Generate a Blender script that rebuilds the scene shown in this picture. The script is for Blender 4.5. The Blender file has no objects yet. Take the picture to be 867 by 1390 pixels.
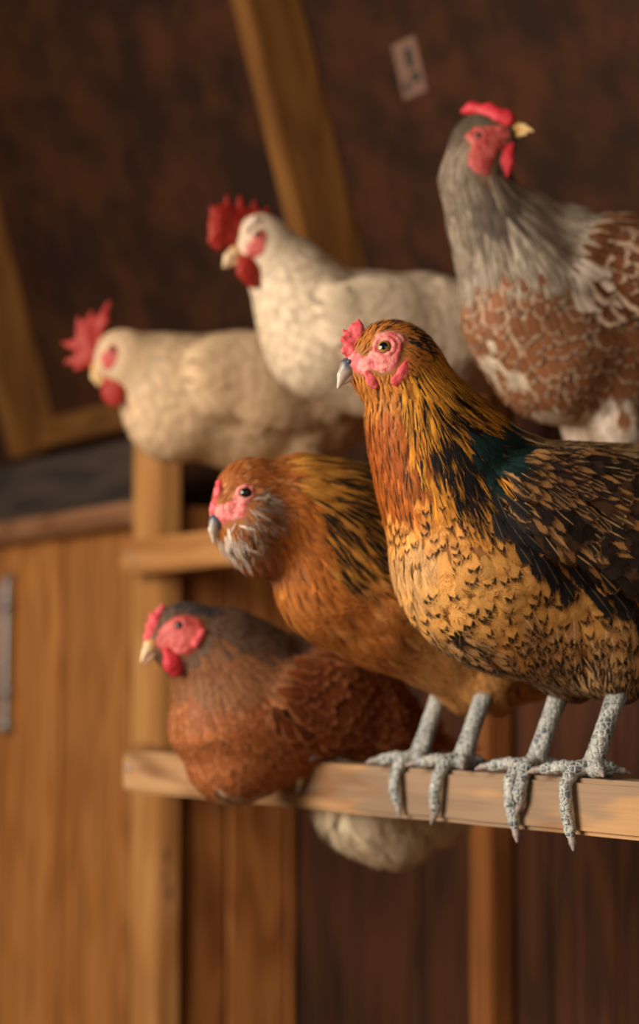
import bpy, math, random
import numpy as np
from mathutils import Vector, Matrix

# ------------------------------------------------------------------ camera, world, light, exposure
C = bpy.context.scene.collection
scene = bpy.context.scene
F = 3000.0                      # focal length in pixels of the 867 x 1390 frame
PITCH = math.atan(233.0 / 3000.0)
CAM = np.array([0.0, 0.0, 0.879])
RIGHT = np.array([1.0, 0, 0]); FWD = np.array([0, math.cos(PITCH), math.sin(PITCH)]); UPV = np.array([0, -math.sin(PITCH), math.cos(PITCH)])
cam_d = bpy.data.cameras.new('camera'); cam = bpy.data.objects.new('camera', cam_d); C.objects.link(cam)
cam.location = CAM; cam.rotation_euler = (math.pi / 2 + PITCH, 0, 0)
cam_d.sensor_fit = 'HORIZONTAL'; cam_d.sensor_width = 24.0; cam_d.lens = F * 24.0 / 867.0
cam_d.clip_start = 0.05; cam_d.clip_end = 60
cam_d.dof.use_dof = True; cam_d.dof.focus_distance = 1.73; cam_d.dof.aperture_fstop = 4.0; cam_d.dof.aperture_blades = 0
scene.camera = cam

world = bpy.data.worlds.new('world'); scene.world = world; world.use_nodes = True
world.node_tree.nodes['Background'].inputs[0].default_value = (1.0, 0.86, 0.70, 1)
world.node_tree.nodes['Background'].inputs[1].default_value = 0.09

def area(name, loc, target, sx, sy, power, col):
    l = bpy.data.lights.new(name, 'AREA'); l.shape = 'RECTANGLE'; l.size = sx; l.size_y = sy; l.energy = power; l.color = col
    o = bpy.data.objects.new(name, l); C.objects.link(o); o.location = loc
    o.rotation_euler = (Vector(target) - Vector(loc)).to_track_quat('-Z', 'Y').to_euler()
    return o
area('daylight_open_side', (-2.0, 0.75, 1.55), (0.1, 2.3, 0.95), 1.6, 1.3, 112, (1.0, 0.90, 0.78))
area('front_fill', (0.5, -0.6, 1.5), (0.15, 2.1, 0.9), 1.2, 1.2, 7.5, (1.0, 0.88, 0.74))  # weak fill lamp added behind the camera; no doorway is built there
scene.view_settings.view_transform = 'Standard'; scene.view_settings.look = 'None'
scene.view_settings.exposure = 0.07; scene.view_settings.gamma = 1.0
try: scene.view_settings.use_curve_mapping = False
except Exception: pass
scene.cycles.use_denoising = True
scene.cycles.max_bounces = 6; scene.cycles.transparent_max_bounces = 20

# ------------------------------------------------------------------ small helpers
rng = np.random.default_rng(7)
def lin(c):
    c = np.asarray(c, float) / 255.0
    return np.where(c <= 0.04045, c / 12.92, ((c + 0.055) / 1.055) ** 2.4)
def unit(v):
    v = np.asarray(v, float); return v / (np.linalg.norm(v, axis=-1, keepdims=True) + 1e-12)
def ray(px, py):
    return FWD + RIGHT * ((px - 433.5) / F) + UPV * ((695.0 - py) / F)
def proj(P):
    v = P - CAM; d = v @ FWD
    return np.stack([433.5 + F * (v @ RIGHT) / d, 695.0 - F * (v @ UPV) / d], -1)
def on_plane(px, py, p0, n):
    r = ray(px, py); return CAM + r * (np.dot(p0 - CAM, n) / np.dot(r, n))
def depth(P): return float((P - CAM) @ FWD)

def link_mesh(name, verts, faces, mat, parent=None, origin=None, smooth=True, mats=None, fmat=None):
    me = bpy.data.meshes.new(name)
    verts = np.asarray(verts, float)
    if origin is not None: verts = verts - np.asarray(origin)
    if isinstance(faces, np.ndarray) and len(faces):
        n = len(faces); k = faces.shape[1]
        me.vertices.add(len(verts)); me.vertices.foreach_set('co', verts.astype(np.float32).ravel())
        me.loops.add(n * k); me.loops.foreach_set('vertex_index', faces.astype(np.int32).ravel())
        me.polygons.add(n); me.polygons.foreach_set('loop_start', np.arange(0, n * k, k, dtype=np.int32))
        me.update(calc_edges=True)
    else:
        me.from_pydata(verts.tolist(), [], [list(f) for f in faces]); me.update()
    for m in (mats or [mat]): me.materials.append(m)
    if fmat is not None: me.polygons.foreach_set('material_index', np.asarray(fmat, np.int32))
    me.polygons.foreach_set('use_smooth', np.full(len(me.polygons), smooth))
    o = bpy.data.objects.new(name, me); C.objects.link(o)
    if parent is not None: o.parent = parent
    return o
def tag(o, label=None, cat=None, group=None, kind=None):
    if label: o['label'] = label
    if cat: o['category'] = cat
    if group: o['group'] = group
    if kind: o['kind'] = kind
    return o
def empty(name, loc, label, cat, group=None, kind=None):
    o = bpy.data.objects.new(name, None); C.objects.link(o); o.location = loc; o.empty_display_size = 0.05
    return tag(o, label, cat, group, kind)

# ------------------------------------------------------------------ node helper
class NT:
    def __init__(s, name):
        s.m = bpy.data.materials.new(name); s.m.use_nodes = True
        s.t = s.m.node_tree; s.t.nodes.clear()
        s.out = s.t.nodes.new('ShaderNodeOutputMaterial'); s.b = s.t.nodes.new('ShaderNodeBsdfPrincipled')
        s.t.links.new(s.b.outputs[0], s.out.inputs[0])
    def n(s, ty, **kw):
        nd = s.t.nodes.new(ty)
        for k, v in kw.items(): setattr(nd, k, v)
        return nd
    def put(s, sock, v):
        if hasattr(v, 'is_output'): s.t.links.new(v, sock)
        elif v is not None: sock.default_value = v
    def math(s, op, a, b=None, c=None, clamp=False):
        nd = s.n('ShaderNodeMath', operation=op, use_clamp=clamp); s.put(nd.inputs[0], a)
        if b is not None: s.put(nd.inputs[1], b)
        if c is not None: s.put(nd.inputs[2], c)
        return nd.outputs[0]
    def sm(s, x, lo, hi):
        nd = s.n('ShaderNodeMapRange', interpolation_type='SMOOTHSTEP'); s.put(nd.inputs[0], x)
        s.put(nd.inputs[1], lo); s.put(nd.inputs[2], hi); return nd.outputs[0]
    def mix(s, f, a, b, mode='MIX'):
        nd = s.n('ShaderNodeMix', data_type='RGBA', blend_type=mode); s.put(nd.inputs[0], f)
        s.put(nd.inputs[6], a); s.put(nd.inputs[7], b); return nd.outputs[2]
    def attr(s, name):
        return s.n('ShaderNodeAttribute', attribute_name=name)
    def noise(s, vec, scale, detail=3, rough=0.55, dim='3D'):
        nd = s.n('ShaderNodeTexNoise', noise_dimensions=dim); s.put(nd.inputs['Vector'], vec)
        nd.inputs['Scale'].default_value = scale; nd.inputs['Detail'].default_value = detail; nd.inputs['Roughness'].default_value = rough
        return nd
    def vmul(s, v, sc):
        nd = s.n('ShaderNodeVectorMath', operation='MULTIPLY'); s.put(nd.inputs[0], v); nd.inputs[1].default_value = sc; return nd.outputs[0]
    def bump(s, h, strength, dist, prev=None):
        nd = s.n('ShaderNodeBump'); s.put(nd.inputs['Height'], h); nd.inputs['Strength'].default_value = strength; nd.inputs['Distance'].default_value = dist
        if prev is not None: s.put(nd.inputs['Normal'], prev)
        return nd.outputs[0]
def rgba(c): return tuple(lin(c)) + (1.0,)

def wood(name, base, dark, knots=0.35, rough=0.75, grain=1.0, stain=None, var=0.25):
    """timber: grain runs along the object's own X; 'tint' per plank shifts the tone"""
    t = NT(name)
    co = t.n('ShaderNodeTexCoord').outputs['Object']
    tint = t.attr('tint').outputs['Fac']
    off = t.n('ShaderNodeCombineXYZ'); t.put(off.inputs[0], t.math('MULTIPLY', tint, 31.7)); t.put(off.inputs[1], t.math('MULTIPLY', tint, 17.3))
    add = t.n('ShaderNodeVectorMath', operation='ADD'); t.put(add.inputs[0], co); t.put(add.inputs[1], off.outputs[0]); co = add.outputs[0]
    n1 = t.noise(t.vmul(co, (2.2, 34, 34)), 1.0, 4, 0.6).outputs['Fac']
    n2 = t.noise(t.vmul(co, (7, 220, 220)), 1.0, 2, 0.6).outputs['Fac']
    n3 = t.noise(t.vmul(co, (1.6, 9, 9)), 1.0, 2).outputs['Fac']
    wv = t.math('SINE', t.math('MULTIPLY_ADD', n3, 38.0, t.math('MULTIPLY', n1, 9.0)))
    g = t.math('MULTIPLY_ADD', wv, 0.22 * grain, t.math('MULTIPLY', n1, 0.9))
    f = t.sm(t.math('ADD', g, t.math('MULTIPLY', n2, 0.35 * grain)), 0.25, 1.15)
    vo = t.n('ShaderNodeTexVoronoi'); t.put(vo.inputs['Vector'], t.vmul(co, (2.3, 9, 9))); vo.inputs['Scale'].default_value = 1.0
    kn = t.sm(vo.outputs['Distance'], 0.16, 0.05)
    c = t.mix(f, rgba(base), rgba(dark))
    c = t.mix(t.math('MULTIPLY', kn, knots), c, rgba(np.asarray(dark) * 0.45))
    tv = t.math('MULTIPLY_ADD', t.math('SUBTRACT', tint, 0.5), var, 1.0)
    vm = t.n('ShaderNodeVectorMath', operation='SCALE'); t.put(vm.inputs[0], c); t.put(vm.inputs['Scale'], tv)
    c = vm.outputs[0]
    if stain is not None:
        ns = t.noise(t.vmul(co, (3, 14, 14)), 1.0, 3).outputs['Fac']
        c = t.mix(t.math('MULTIPLY', t.sm(ns, 0.52, 0.6), 0.75), c, rgba(stain))
    t.put(t.b.inputs['Base Color'], c); t.b.inputs['Roughness'].default_value = rough
    t.b.inputs['Specular IOR Level'].default_value = 0.25
    t.put(t.b.inputs['Normal'], t.bump(t.math('ADD', n2, f), 0.35, 0.002))
    return t.m

def plain(name, col, rough=0.6, metal=0.0, noise=0.12, nscale=60, bump=0.0, sss=0.0, spec=0.4, col2=None, c2scale=25, sheen=0.0):
    t = NT(name); co = t.n('ShaderNodeTexCoord').outputs['Object']
    n = t.noise(co, nscale, 4).outputs['Fac']
    c = t.mix(n, rgba(np.asarray(col) * (1 - noise)), rgba(np.minimum(np.asarray(col) * (1 + noise), 255)))
    if col2 is not None:
        c = t.mix(t.sm(t.noise(co, c2scale, 3).outputs['Fac'], 0.42, 0.62), c, rgba(col2))
    t.put(t.b.inputs['Base Color'], c); t.b.inputs['Roughness'].default_value = rough; t.b.inputs['Metallic'].default_value = metal
    t.b.inputs['Specular IOR Level'].default_value = spec
    if sss: t.b.inputs['Subsurface Weight'].default_value = sss; t.b.inputs['Subsurface Radius'].default_value = (0.006, 0.002, 0.0015); t.b.inputs['Subsurface Scale'].default_value = 0.6
    if bump: t.put(t.b.inputs['Normal'], t.bump(n, bump, 0.002))
    return t.m

# ------------------------------------------------------------------ the coop
def zplane(px, py, z):
    r = ray(px, py); return CAM + r * ((z - CAM[2]) / r[2])
RAIL_Z = 0.80; RAIL_H, RAIL_W = 0.047, 0.040
PL = zplane(165, 1019, RAIL_Z); PR = zplane(867, 1062, RAIL_Z)
RD = unit(PL - PR)                                   # along the roosts, away from the camera
NB = np.array([-RD[1], RD[0], 0.0]); NB = NB if NB[1] > 0 else -NB   # away from the front
NF = -NB
UZ = np.array([0, 0, 1.0])
ANG = math.atan2(RD[1], RD[0])
SET = 0.277
MID_Z = 1.086

def board(name, a, b, w, h, mat, up=UZ, bevel=0.003, parent=None, warp=0.0, kind=None):
    """a timber from a to b; w across, h along 'up'; own X runs along the grain"""
    a = np.asarray(a, float); b = np.asarray(b, float)
    x = unit(b - a); y = unit(np.cross(up, x)); z = np.cross(x, y); L = np.linalg.norm(b - a)
    import bmesh
    bm = bmesh.new(); n = max(2, int(L / 0.08))
    rings = []
    rs = random.Random(len(name) * 7 + int(L * 1000))
    for i in range(n + 1):
        t = i / n; dx = (rs.random() - .5) * warp; dz = (rs.random() - .5) * warp
        rings.append([bm.verts.new((t * L, sy * w / 2 + dx, sz * h / 2 + dz)) for sy, sz in ((-1, -1), (1, -1), (1, 1), (-1, 1))])
    for i in range(n):
        for j in range(4):
            bm.faces.new((rings[i][j], rings[i][(j + 1) % 4], rings[i + 1][(j + 1) % 4], rings[i + 1][j]))
    bm.faces.new(rings[0][::-1]); bm.faces.new(rings[-1])
    bmesh.ops.recalc_face_normals(bm, faces=bm.faces)
    sharp = [e for e in bm.edges if len(e.link_faces) == 2 and e.calc_face_angle(0) > 1.0]
    bmesh.ops.bevel(bm, geom=sharp, offset=bevel, segments=2, affect='EDGES')
    me = bpy.data.meshes.new(name); bm.to_mesh(me); bm.free(); me.materials.append(mat)
    at = me.attributes.new('tint', 'FLOAT', 'POINT'); at.data.foreach_set('value', np.full(len(me.vertices), rs.random(), np.float32))
    o = bpy.data.objects.new(name, me); C.objects.link(o)
    M = Matrix(((x[0], y[0], z[0], a[0]), (x[1], y[1], z[1], a[1]), (x[2], y[2], z[2], a[2]), (0, 0, 0, 1)))
    if parent is not None: o.parent = parent; o.matrix_parent_inverse = parent.matrix_world.inverted()
    o.matrix_world = M
    return o

def plank_wall(name, a, b, z0, z1, width, thick, mat, kind='structure', parent=None, gap=0.004, seed=1, uneven=0.16):
    """vertical planks side by side from a to b (one surface); local X is up so grain runs upright"""
    a = np.asarray(a, float); b = np.asarray(b, float); d = b - a; L = np.linalg.norm(d[:2]); ux = unit(np.array([d[0], d[1], 0]))
    rs = random.Random(seed); V = []; Fc = []; T = []
    s = 0.0
    while s < L - 1e-4:
        w = min(width * (1 - uneven / 2 + uneven * rs.random()), L - s); off = rs.random() * 0.005; tt = rs.random()
        nseg = 6; base = len(V); bv = 0.003
        prof = [(gap / 2, thick), (gap / 2, bv), (gap / 2 + bv, 0), (w - gap / 2 - bv, 0), (w - gap / 2, bv), (w - gap / 2, thick)]
        for k in range(nseg + 1):
            z = z0 + (z1 - z0) * k / nseg
            for (u, t) in prof: V.append((z - z0, s + u, t + off)); T.append(tt)
        m = len(prof)
        for k in range(nseg):
            for j in range(m):
                Fc.append((base + k * m + j, base + k * m + (j + 1) % m, base + (k + 1) * m + (j + 1) % m, base + (k + 1) * m + j))
        Fc.append(tuple(base + j for j in range(m))[::-1]); Fc.append(tuple(base + nseg * m + j for j in range(m)))
        s += w
    me = bpy.data.meshes.new(name); me.from_pydata(V, [], Fc); me.materials.append(mat)
    at = me.attributes.new('tint', 'FLOAT', 'POINT'); at.data.foreach_set('value', np.asarray(T, np.float32))
    o = bpy.data.objects.new(name, me); C.objects.link(o)
    back = np.cross(UZ, ux)
    o.matrix_world = Matrix(((0, ux[0], back[0], a[0]), (0, ux[1], back[1], a[1]), (1, 0, 0, z0), (0, 0, 0, 1)))
    if kind: o['kind'] = kind
    return o

def P2(t, off, z=0.0):      # point t metres along the roost from its far end (towards the camera), 'off' metres behind it
    p = PL - RD * t + NB * off; return np.array([p[0], p[1], z])

M_roost = wood('weathered_roost_timber', (186, 142, 98), (112, 74, 44), knots=0.5, stain=(132, 112, 92))
M_rail = wood('roost_timber', (186, 132, 76), (144, 92, 46), knots=0.5)
M_post = wood('post_timber', (194, 138, 78), (156, 100, 50), knots=0.8)
M_plank = wood('plank_timber', (172, 112, 55), (130, 77, 32), knots=0.35, var=0.4)
M_stud = wood('stud_timber', (150, 92, 44), (112, 64, 28), knots=0.4)
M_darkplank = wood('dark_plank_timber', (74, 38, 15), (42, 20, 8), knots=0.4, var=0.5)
M_sidewall = wood('side_plank_timber', (172, 108, 54), (124, 70, 30), knots=0.4, var=0.4)
M_rafter = wood('rafter_timber', (122, 78, 32), (92, 55, 19), knots=0.4)
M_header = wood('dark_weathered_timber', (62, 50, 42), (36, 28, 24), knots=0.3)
M_ledge = wood('ledge_timber', (150, 104, 70), (110, 70, 42), knots=0.3)
# roof sheathing: plywood with swirling face grain and darker patches
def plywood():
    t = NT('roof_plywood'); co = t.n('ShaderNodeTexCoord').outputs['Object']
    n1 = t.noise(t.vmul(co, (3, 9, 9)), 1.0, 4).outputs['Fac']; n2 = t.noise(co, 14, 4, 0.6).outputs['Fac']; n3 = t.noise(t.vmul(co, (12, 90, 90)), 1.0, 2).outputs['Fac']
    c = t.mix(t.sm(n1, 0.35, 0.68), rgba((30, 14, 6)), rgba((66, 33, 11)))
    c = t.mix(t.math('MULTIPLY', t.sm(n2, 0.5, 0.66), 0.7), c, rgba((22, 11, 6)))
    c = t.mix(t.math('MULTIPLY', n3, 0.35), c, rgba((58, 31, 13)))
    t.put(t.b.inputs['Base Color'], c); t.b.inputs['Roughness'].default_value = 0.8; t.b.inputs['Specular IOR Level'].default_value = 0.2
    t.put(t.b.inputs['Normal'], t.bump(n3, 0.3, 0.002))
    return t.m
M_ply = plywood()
M_steel = plain('galvanised_steel', (150, 150, 148), 0.45, 0.85, 0.15, 200)
M_nail = plain('nail_steel', (170, 165, 155), 0.4, 0.8)
M_floor = plain('littered_floor', (120, 92, 58), 0.95, 0, 0.3, 30, 0.5, col2=(90, 64, 38))

WALL_OFF = SET + 0.262
ROOF_BASE = 1.33
_pp = on_plane(212, 900, P2(0, SET + 0.040), NB); TP = float((PL - _pp) @ RD)      # the post stands here along the roosts
# floor
f = link_mesh('floor', [(-3, -1.0, 0), (3, -1.0, 0), (3, 6, 0), (-3, 6, 0), (-3, -1, -.05), (3, -1, -.05), (3, 6, -.05), (-3, 6, -.05)],
              [(0, 1, 2, 3), (4, 7, 6, 5), (0, 4, 5, 1), (1, 5, 6, 2), (2, 6, 7, 3), (3, 7, 4, 0)], M_floor, smooth=False); f['kind'] = 'structure'
# back wall behind the roosts
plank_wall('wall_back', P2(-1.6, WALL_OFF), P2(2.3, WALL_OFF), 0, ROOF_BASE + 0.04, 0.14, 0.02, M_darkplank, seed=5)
# short return wall behind the post
plank_wall('wall_side', P2(TP + 0.030, SET + 0.05), P2(TP + 0.030, WALL_OFF), 0, 1.14, 0.095, 0.02, M_sidewall, seed=9)
# planked door left of the post
_t = [float((PL - on_plane(px, 1000, P2(0, SET + 0.075), NB)) @ RD) for px in (80, 174)]     # two plank joints left of the post
DW = _t[1] - _t[0]
plank_wall('door_1', P2(_t[0] - 6 * DW, SET + 0.075), P2(_t[1], SET + 0.075), 0, 1.145, DW, 0.022, M_plank, seed=12, gap=0.018, uneven=0.0)
door = bpy.data.objects['door_1']
tr = board('trim_1', P2(-1.8, SET + 0.07, 1.138), P2(TP - 0.046, SET + 0.07, 1.138), 0.06, 0.036, M_ledge); tr['kind'] = 'structure'
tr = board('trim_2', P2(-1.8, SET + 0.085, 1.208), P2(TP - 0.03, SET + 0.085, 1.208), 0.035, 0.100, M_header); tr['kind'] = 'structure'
tr = board('trim_3', P2(-1.5, WALL_OFF - 0.03, ROOF_BASE + 0.012), P2(2.3, WALL_OFF - 0.03, ROOF_BASE + 0.012), 0.04, 0.05, M_rafter); tr['kind'] = 'structure'

# roof: a steep plywood plane leaning forward over the roosts
RP = math.radians(74)
RUP = unit(NF * math.cos(RP) + UZ * math.sin(RP))      # up the slope
RN = unit(NF * math.sin(RP) - UZ * math.cos(RP))       # the roof's inner face normal
def roof_pt(t, s, dn=0.0): return P2(t, WALL_OFF - 0.01, ROOF_BASE) + RUP * s + RN * dn
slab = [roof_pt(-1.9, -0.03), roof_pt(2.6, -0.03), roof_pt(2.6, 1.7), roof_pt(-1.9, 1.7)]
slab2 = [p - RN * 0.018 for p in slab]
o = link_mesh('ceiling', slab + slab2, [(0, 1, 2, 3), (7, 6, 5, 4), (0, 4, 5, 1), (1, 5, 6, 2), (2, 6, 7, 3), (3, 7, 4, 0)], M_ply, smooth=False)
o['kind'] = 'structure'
def rafter_at(px, py, label):
    p = on_plane(px, py, roof_pt(0, 0), RN)
    t = float((PL - p) @ RD); s0 = -0.01
    b = board('rafter', roof_pt(t, s0, 0.045), roof_pt(t, 1.69, 0.045), 0.042, 0.089, M_rafter, up=RN)
    return tag(b, label, 'rafter', 'rafters under the roof')
rafter_at(448, 200, 'tan timber rafter running down the dark plywood behind the centre white hen')
rafter_at(20, 380, 'dim timber rafter at the left edge, beyond the lowest red-combed white hen')

# paper label stuck on the plywood
lp = on_plane(556, 92, roof_pt(0, 0), RN)
M_paper = plain('label_paper', (112, 82, 66), 0.8, 0, 0.08, 30); M_ink = plain('label_ink', (40, 34, 34), 0.8)
def quad_box(cx, cy, w, h, t):
    X = -RD; Y = RUP
    V = []
    for dn in (0.0, t):
        for sx, sy in ((-1, -1), (1, -1), (1, 1), (-1, 1)): V.append(X * (cx + sx * w / 2) + Y * (cy + sy * h / 2) + RN * dn)
    return V, [(3, 2, 1, 0), (4, 5, 6, 7), (0, 1, 5, 4), (1, 2, 6, 5), (2, 3, 7, 6), (3, 0, 4, 7)]
V, Fc = quad_box(0, 0, 0.056, 0.074, 0.0008)
lab = link_mesh('paper_label', V, Fc, M_paper, smooth=False); lab.location = lp + RN * 0.0004
tag(lab, 'faded paper label with dark print stuck on the plywood', 'label')
for cx, cy, w, h in ((0.006, 0.012, 0.016, 0.026), (0.010, -0.014, 0.018, 0.014), (-0.014, -0.022, 0.012, 0.014)):
    V, Fc = quad_box(cx, cy, w, h, 0.0004); V = [v + RN * 0.0008 for v in V]
    link_mesh('print', V, Fc, M_ink, lab, smooth=False)

# post with the middle roost nailed to it, stud on the back wall
tp = TP
b = board('post', P2(tp, SET + 0.040, 0), P2(tp, SET + 0.040, 1.30), 0.038, 0.089, M_post, up=RD)
tag(b, 'upright tan timber post the middle roost is nailed to', 'post')
for px, nm in ((664, 'tan upright wall stud on the dark back wall under the buff hen'),):
    sp = on_plane(px, 1200, P2(0, WALL_OFF - 0.025), NB); ts = float((PL - sp) @ RD)
    b = board('wall_stud', P2(ts, WALL_OFF - 0.022, 0), P2(ts, WALL_OFF - 0.022, ROOF_BASE - 0.02), 0.038, 0.046, M_stud, up=RD)
    tag(b, nm, 'stud')
roost = board('roost', P2(-0.0, RAIL_W / 2, RAIL_Z - RAIL_H / 2), P2(1.35, RAIL_W / 2, RAIL_Z - RAIL_H / 2), RAIL_W, RAIL_H, M_roost, bevel=0.004, warp=0.0012)
tag(roost, 'weathered lower timber roost under the feet of the orange hen', 'roost', 'timber roosts')
ml = on_plane(163, 755, P2(0, SET - 0.02), NB); tm = float((PL - ml) @ RD)
mid = board('roost', P2(tm, SET, MID_Z - 0.024), P2(tm + 1.34, SET, MID_Z - 0.024), 0.040, 0.049, M_rail, bevel=0.003, warp=0.001)
tag(mid, 'higher timber roost nailed across the post behind the buff hen', 'roost', 'timber roosts')
arm = board('cleat', P2(0.035, RAIL_W + 0.004, RAIL_Z - 0.027), P2(TP + 0.02, SET + 0.006, RAIL_Z - 0.027), 0.026, 0.036, M_post)
tag(arm, 'short timber cleat between the post and the lower roost end', 'cleat')
def nail(p, parent):
    V = []; n = 10
    for k, (r, d) in enumerate(((0.0045, 0.0), (0.0045, 0.0012), (0.003, 0.0022), (0.0005, 0.0026))):
        for i in range(n):
            a = 2 * math.pi * i / n; V.append(np.asarray(p) + RD * r * math.cos(a) + UZ * r * math.sin(a) + NF * d)
    Fc = [(k * n + i, k * n + (i + 1) % n, (k + 1) * n + (i + 1) % n, (k + 1) * n + i) for k in range(3) for i in range(n)]
    o = link_mesh('nail', V, np.array(Fc), M_nail); o.parent = parent; o.matrix_parent_inverse = parent.matrix_world.inverted()
bpy.context.view_layer.update()
nail(P2(0.022, 0.0, RAIL_Z - 0.020), roost); nail(P2(tm + 0.03, SET - 0.02, MID_Z - 0.02), mid); nail(P2(tm + 0.055, SET - 0.02, MID_Z - 0.03), mid)

def tube(name, pts, rad, mat, parent, n=12):
    V = []; Fc = []; pts = [np.asarray(p, float) for p in pts]
    for i, p in enumerate(pts):
        t = unit(pts[min(i + 1, len(pts) - 1)] - pts[max(i - 1, 0)]); u = unit(np.cross(t, RD + UZ * .01 if abs(t @ RD) < .9 else UZ)); w = np.cross(t, u)
        for j in range(n):
            a = 2 * math.pi * j / n; V.append(p + (u * math.cos(a) + w * math.sin(a)) * (rad[i] if hasattr(rad, '__len__') else rad))
    for i in range(len(pts) - 1):
        for j in range(n): Fc.append((i * n + j, i * n + (j + 1) % n, (i + 1) * n + (j + 1) % n, (i + 1) * n + j))
    Fc.append(tuple(range(n))[::-1]); Fc.append(tuple((len(pts) - 1) * n + j for j in range(n)))
    o = link_mesh(name, V, Fc, mat)
    if parent is not None: o.parent = parent; o.matrix_parent_inverse = parent.matrix_world.inverted()
    return o
# long galvanised pull bolt on the planked door
bp = on_plane(20, 880, P2(0, SET + 0.075), NB); bt = float((PL - bp) @ RD)
def bpt(z, out): return P2(bt, SET + 0.075 - out, z)
zb = lambda py: CAM[2] + (928 - py) / F * depth(bp)
rod = tube('bolt_handle', [bpt(zb(988), .016), bpt(zb(975), .0165), bpt(zb(900), .0165), bpt(zb(800), .0165), bpt(zb(786), .014), bpt(zb(780), .004)], .0062, M_steel, door)
for py in (822, 938, 984):
    z = zb(py); tube('bracket', [bpt(z - .009, .012), bpt(z - .008, .015), bpt(z + .008, .015), bpt(z + .009, .012)], [.008, .0105, .0105, .008], M_steel, rod)
    tube('screw', [bpt(z, -.001), bpt(z, .004), bpt(z, .022), bpt(z, .0245)], [.006, .006, .0055, .003], M_nail, rod)
# knots in the post's face
post_o = bpy.data.objects['post']
M_knot = plain('knot_wood', (74, 46, 26), 0.8, 0, 0.3, 150)
for px, py, rx, rz in ((226, 1162, .007, .010), (230, 1212, .009, .013), (224, 1190, .005, .007)):
    c = on_plane(px, py, P2(0, SET + 0.021), NB); n = 14
    V = [c + NF * .0006] + [c + RD * rx * math.cos(2 * math.pi * i / n) * (1 + .15 * math.sin(3 * i)) + UZ * rz * math.sin(2 * math.pi * i / n) for i in range(n)]
    Fk = [(0, 1 + i, 1 + (i + 1) % n) for i in range(n)]
    o = link_mesh('knot', V, Fk, M_knot); o.parent = post_o; o.matrix_parent_inverse = post_o.matrix_world.inverted()

# ------------------------------------------------------------------ implicit solids
def sd_prims(p, prims, k):
    out = None
    for (a, b, ra, rb, s, m) in prims:
        pa = p - a; ba = b - a
        if m != 1.0:
            pa = pa + np.outer(pa @ s, s) * (m - 1); ba = ba + np.dot(ba, s) * s * (m - 1)
        bb = float(ba @ ba)
        if bb < 1e-10: d = np.sqrt((pa * pa).sum(1)) - ra
        else:
            h = np.clip(pa @ ba / bb, 0, 1); q = pa - h[:, None] * ba
            d = np.sqrt((q * q).sum(1)) - (ra + (rb - ra) * h)
        if out is None: out = d
        else:
            h = np.maximum(k - np.abs(out - d), 0) / k
            out = np.minimum(out, d) - h * h * k * 0.25
    return out
class SDF:
    def __init__(s, prims, k): s.prims = prims; s.k = k
    def __call__(s, p): return sd_prims(p, s.prims, s.k)
    def grad(s, p, e=8e-4):
        g = np.zeros_like(p)
        for v in ((1, -1, -1), (-1, -1, 1), (-1, 1, -1), (1, 1, 1)):
            v = np.array(v, float); g += v * s(p + v * e)[:, None]
        return g / (4 * e)
    def snap(s, p, n=3):
        for _ in range(n):
            g = s.grad(p); p = p - g * (s(p) / ((g * g).sum(1) + 1e-9))[:, None]
        return p
    def bounds(s, pad):
        A = np.array([np.minimum(a - ra, b - rb) for a, b, ra, rb, _, _ in s.prims]).min(0) - pad
        B = np.array([np.maximum(a + ra, b + rb) for a, b, ra, rb, _, _ in s.prims]).max(0) + pad
        return A, B
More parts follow.
